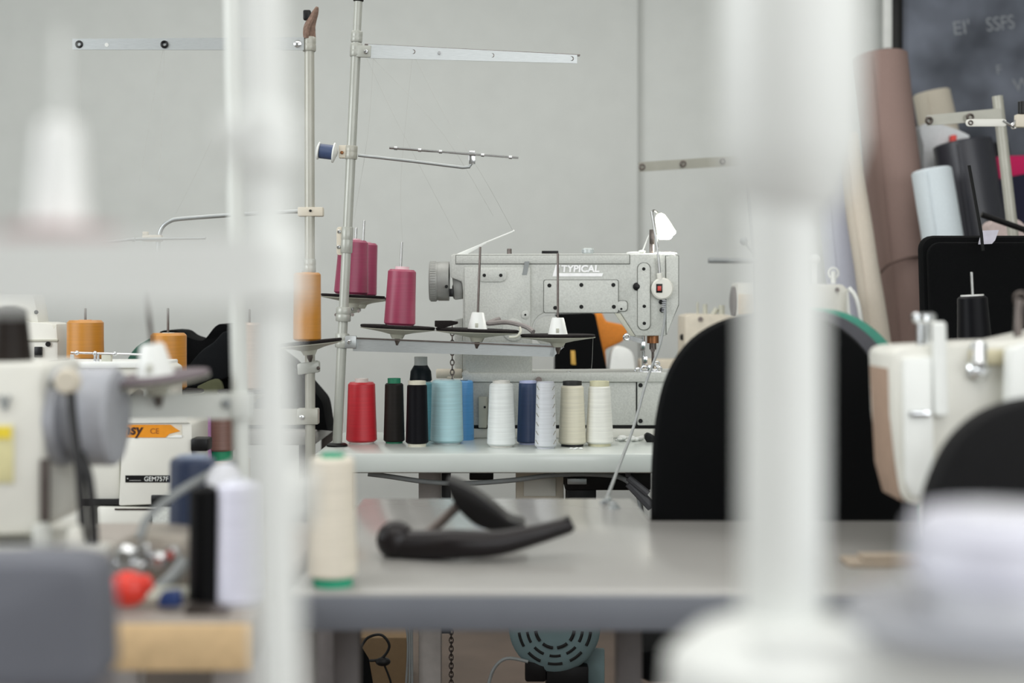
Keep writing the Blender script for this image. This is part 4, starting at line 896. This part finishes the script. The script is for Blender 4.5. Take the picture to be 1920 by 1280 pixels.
pad(s3, P(292, 704, D-.02), .066, ta, spin=.125, holder=True, spm='darkmetal', dd=.02, foam='foamg')


# machine at left edge with pulley
D = 1.66
m5 = thing('sewing_machine', 'blurred white machine at left edge with yellow sticker and grey pulley', 'sewing machine', (X(0, D), D+.08, .7625))
b = B(); b.pp([(-170, 684), (70, 680), (80, 690), (80, 985), (60, 1002), (-170, 1004)], D, .15, .006); obj('body', b, M['cream'], m5)
b = B(); b.pbox(-40, 796, 24, 905, D-.003, .004, .0005); stk = obj('sticker', b, mat('yellow_sticker', '#d9d2a0', .5), m5)
b = B(); b.pbox(-30, 800, 20, 822, D-.0045, .002); obj('sticker_band', b, mat('yellow_band', '#e8cf3a', .5), m5)
b = B(); b.pp([(-4, 742), (5, 742), (9, 755), (14, 742), (20, 742), (12, 768), (5, 768)], D-.003, .004); obj('printed_letter', b, M['greycable'], m5)
b = B(); c = P(82, 780, D+.06); s_ = D/F
b.lathe([(40*s_, 0), (85*s_, .002), (95*s_, .006), (95*s_, .030), (70*s_, .033), (70*s_, .044), (95*s_, .047), (96*s_, .086), (90*s_, .090), (60*s_, .091), (.01, .088)], c, (1, 0, 0), 40); obj('pulley', b, M['greyplastic'], m5)
b = B(); b.lathe([(.014, 0), (.016, .006), (.012, .014)], P(130, 714, D-.005), (0, -1, 0), 18); obj('knob', b, M['clampc'], m5)
b = B(); b.lathe([(.006, 0), (.006, .006)], P(102, 720, D-.005), (0, -1, 0), 12); obj('screw', b, M['chrome'], m5)
b = B(); b.tube([P(132, 722, D-.01), P(138, 800, D-.01), P(150, 900, D-.01), P(158, 1030, D-.0)], .0055, 8, 4); obj('drive_belt', b, M['blackcable'], m5)
b = B(); b.tube([P(150, 850, D+.01), P(168, 900, D+.0), P(178, 1030, D+.0)], .0055, 8, 4); obj('drive_belt', b, M['blackcable'], m5)
b = B(); b.tube([P(84, 860, D), P(84, 1040, D)], .006, 8, 0); obj('guard_rod', b, M['darkmetal'], m5)
b = B(); b.box((X(-160, D), D-.02, .7635), (X(95, D), D+.2, .81), .006); b.pp([(118, 1030), (128, 990), (148, 985), (152, 1022), (200, 1024), (200, 1042), (120, 1044)], D-.02, .03, .004); obj('base_casting', b, M['cream'], m5)
b = B(); b.pp([(58, 985), (80, 985), (95, 1060), (60, 1075)], D-.03, .03, .004); obj('foot_bracket', b, M['hammer'], m5)
# dark cone far left
b0 = P(18, 682, 1.78)
cone('dark brown thread cone at the left edge on top of the white machine', 18, 84, 62, 682, 580, '#241f1c', base=P(18, 681.5, 1.74), core='#2c2925', cb=.001, ct=.002)
# cones on the chipboard table
cone('navy thread cone behind the black one on the chipboard table', 362, 90, 84, 1040, 858, '#3a4766', surf=.7625, core='#9aa6bb', cr=.7, ct=.003, group='cones on the chipboard table')
cone('black thread cone beside the large white cone on the chipboard table', 384, 62, 56, 1134, 915, '#060607', surf=.7625, core='#1b1b1c', cr=.5, ct=.003, group='cones on the chipboard table')
cone('large lilac white thread cone on the chipboard table', 447, 86, 76, 1133, 905, '#dcdcea', surf=.7625, core='#dfe0e6', cr=.5, ct=.003, group='cones on the chipboard table')
cone('pale grey white cone whose rounded top shows above the black cone', 420, 76, 60, 1085, 872, '#d8d9de', surf=.7625, core='#dfe0e6', cr=.4, ct=.002, group='cones on the chipboard table', shoulder=.2)
# small clutter: looper parts, red knob, blue piece
t = thing('looper_unit', 'blurred steel looper mechanism on the chipboard table', 'mechanism', P(290, 1130, DZ(1130, .7625)))
D = 1.66
b = B(); b.pp(spline([(215, 1098), (210, 1040), (235, 1010), (300, 1008), (345, 1020), (352, 1060), (350, 1096), (330, 1099)], 3), D, .10, .008); obj('casting', b, mat('dull_steel', '#a59d92', .4, .5, var=.15, scale=30), t)
b = B()
for x, y, r in ((240, 1040, .014), (272, 1030, .010), (262, 1062, .012), (300, 1050, .012), (225, 1062, .012), (325, 1035, .009)): b.lathe([(r, 0), (r, .012), (r*.6, .018)], P(x, y, D), (0, -1, 0), 16)
obj('shaft_end', b, M['chrome'], t)
b = B(); b.tube([P(292, 1112, D-.03), P(330, 1075, D-.02), P(345, 1050, D-.01)], .008, 8, 3); b.tube([P(262, 1010, D), P(278, 970, D+.02), P(330, 925, D+.05), P(400, 885, D+.08), P(440, 865, D+.10)], .005, 8, 4); obj('lever_arm', b, M['greycable'], t)
b = B(); b.pp([(205, 1124), (260, 1118), (330, 1118), (340, 1128), (335, 1136), (210, 1136)], D-.1, .06, .004); obj('base_plate', b, M['dish'], t)
b = B(); b.ball(P(240, 1104, 1.535), .0195, (1.15, 1, 1)); b.cyl(P(262, 1098, 1.535), P(284, 1090, 1.535), .010, 12, .003); tag(obj('red_knob', b, mat('red_plastic', '#dd3a2c', .35)), 'blurred bright red ball knob on the chipboard table', 'knob')
b = B(); b.pp([(292, 1140), (298, 1112), (335, 1108), (338, 1140)], 1.53, .02, .004); tag(obj('blue_block', b, mat('blue_plastic', '#1e3468', .4)), 'small dark blue block right of the red knob', 'block')
b = B(); b.pp([(342, 1150), (350, 1132), (395, 1136), (430, 1146), (425, 1152), (345, 1152)], 1.515, .018, .003); tag(obj('steel_scrap', b, M['darkmetal']), 'small dark steel piece at the table edge under the black cone', 'scrap')
# grey backrest, lower left, very near
D = 1.0
b = B(); b.pp(smooth_open([(-260, 1300), (-262, 1120), (-220, 1060), (-100, 1052), (60, 1050), (140, 1056), (172, 1100), (180, 1300)], 4), D, .07, .012)
gp = thing('grey_chair', 'very blurred grey chair back in the lower left corner', 'chair', (X(-20, D), D-.2, 0))
obj('backrest', b, mat('grey_upholstery', '#6d6f77', .85, var=.08, scale=8), gp)
b = B(); b.box((X(-20, D)-.22, D-.45, .41), (X(-20, D)+.22, D-.03, .48), .03); obj('seat', b, M['greyplastic'], gp)
for sx_ in (-1, 1):
    b = B(); b.tube([(X(-20, D)+sx_*.07, D+.03, P(0, 1290, D).z), (X(-20, D)+sx_*.18, D+.03, .01)], .012, 10); obj('leg', b, M['legd'], gp)
    b = B(); b.tube([(X(-20, D)+sx_*.18, D-.40, .42), (X(-20, D)+sx_*.18, D-.40, .01)], .012, 10); obj('leg', b, M['legd'], gp)

# ------------------------------------------------------------ foreground stands (strongly blurred)
D = .70
f1 = thing('thread_stand', 'strongly blurred white thread stand in the left foreground', 'thread stand', P(527, 1500, D))
b = B(); b.cyl(P(531, 1500, D), P(486, -120, D), .0112, 28); obj('pole', b, M['fpole'], f1)
def onf(y): return P(486+(y+120)*45/1620, y, D)
ax1 = (onf(0)-onf(1000)).normalized()
collar(f1, onf(268), ax1, .0160, .030, M['fpole']); collar(f1, onf(508), ax1, .0175, .034, M['fpole']); b = B(); b.pbox(500, 888, 584, 985, D+.06, .02, .003); b.pbox(505, 905, 560, 970, D, .07, .003); obj('lower_clamp', b, M['fpole'], f1)
b = B(); b.bar(P(-160, 512, D-.02), P(500, 506, D-.016), .034, .004); b.box((P(112,0,D).x-.008, D-.018, P(0,470,D).z), (P(112,0,D).x+.008, D+.02, P(0,462,D).z)); obj('lower_bar', b, M['fpole'], f1)
b = B(); b.pbox(405, 225, 500, 285, D-.012, .022, .003); obj('upper_clamp', b, M['fpole'], f1)
pad(f1, P(112, 412, D-.02), .050, (0, -.06, 1), spin=.11, holder=True, dishm='fpole', foam='foamnear' if 'foamnear' in M else 'foam', spm='alu', dd=.018) if False else None
M['foamn'] = mat('pale_pink_foam', '#b79f9f', .95, bump=.5, scale=200)  # pale pinkish tone for the near pad
pad(f1, P(112, 432, D+.015), .029, (0, .02, 1), spin=.10, dishm='fpole', foam='foamn', spm='fpole', dd=.004, nut=False, sp_r=.002)
cone('small blurred white thread cone on the upper left foreground pad', 112, 104, 74, 432, 236, '#f0f1ee', base=P(112, 432, D+.015)+Vector((0, 0, .0012)), core='#f0f1ee', cr=.35, ct=.002, cb=.001)

D = .70
f2 = thing('thread_stand', 'strongly blurred thick white stand post in the right foreground', 'thread stand', P(1470, 1500, D))
b = B(); b.cyl(P(1466, 1500, D), P(1468, -120, D), .0205, 36); obj('post', b, M['fpole'], f2)
b = B(); b.lathe([(.021, 0), (.028, .010), (.035, .035), (.035, .10), (.033, .16)], P(1482, 400, D), (0, 0, 1), 36); obj('sleeve', b, M['fpole'], f2)
b = B(); b.lathe([(.060, -.06), (.056, .0), (.042, .012), (.022, .02)], P(1465, 1230, D), (0, 0, 1), 36); obj('foot_flange', b, M['fpole'], f2)
b = B(); b.bar(P(1400, 1262, D-.02), P(2050, 1248, D-.02), .046, .05, bev=.006); obj('lower_bar', b, M['fpole'], f2)
b = B(); b.lathe([(.055, 0), (.075, .003), (.075, .012), (.02, .013)], P(1880, 1190, D-.02), (0, 0, 1), 36); obj('dish', b, M['greyplastic'], f2)
cone('huge blurred white thread cone in the lower right corner', 1880, 360, 340, 1140, 960, '#dcdce8', base=P(1882, 1142, D-.02), core='#dcdce0', cr=.5, ct=.002, cb=.014, name='thread_cone')
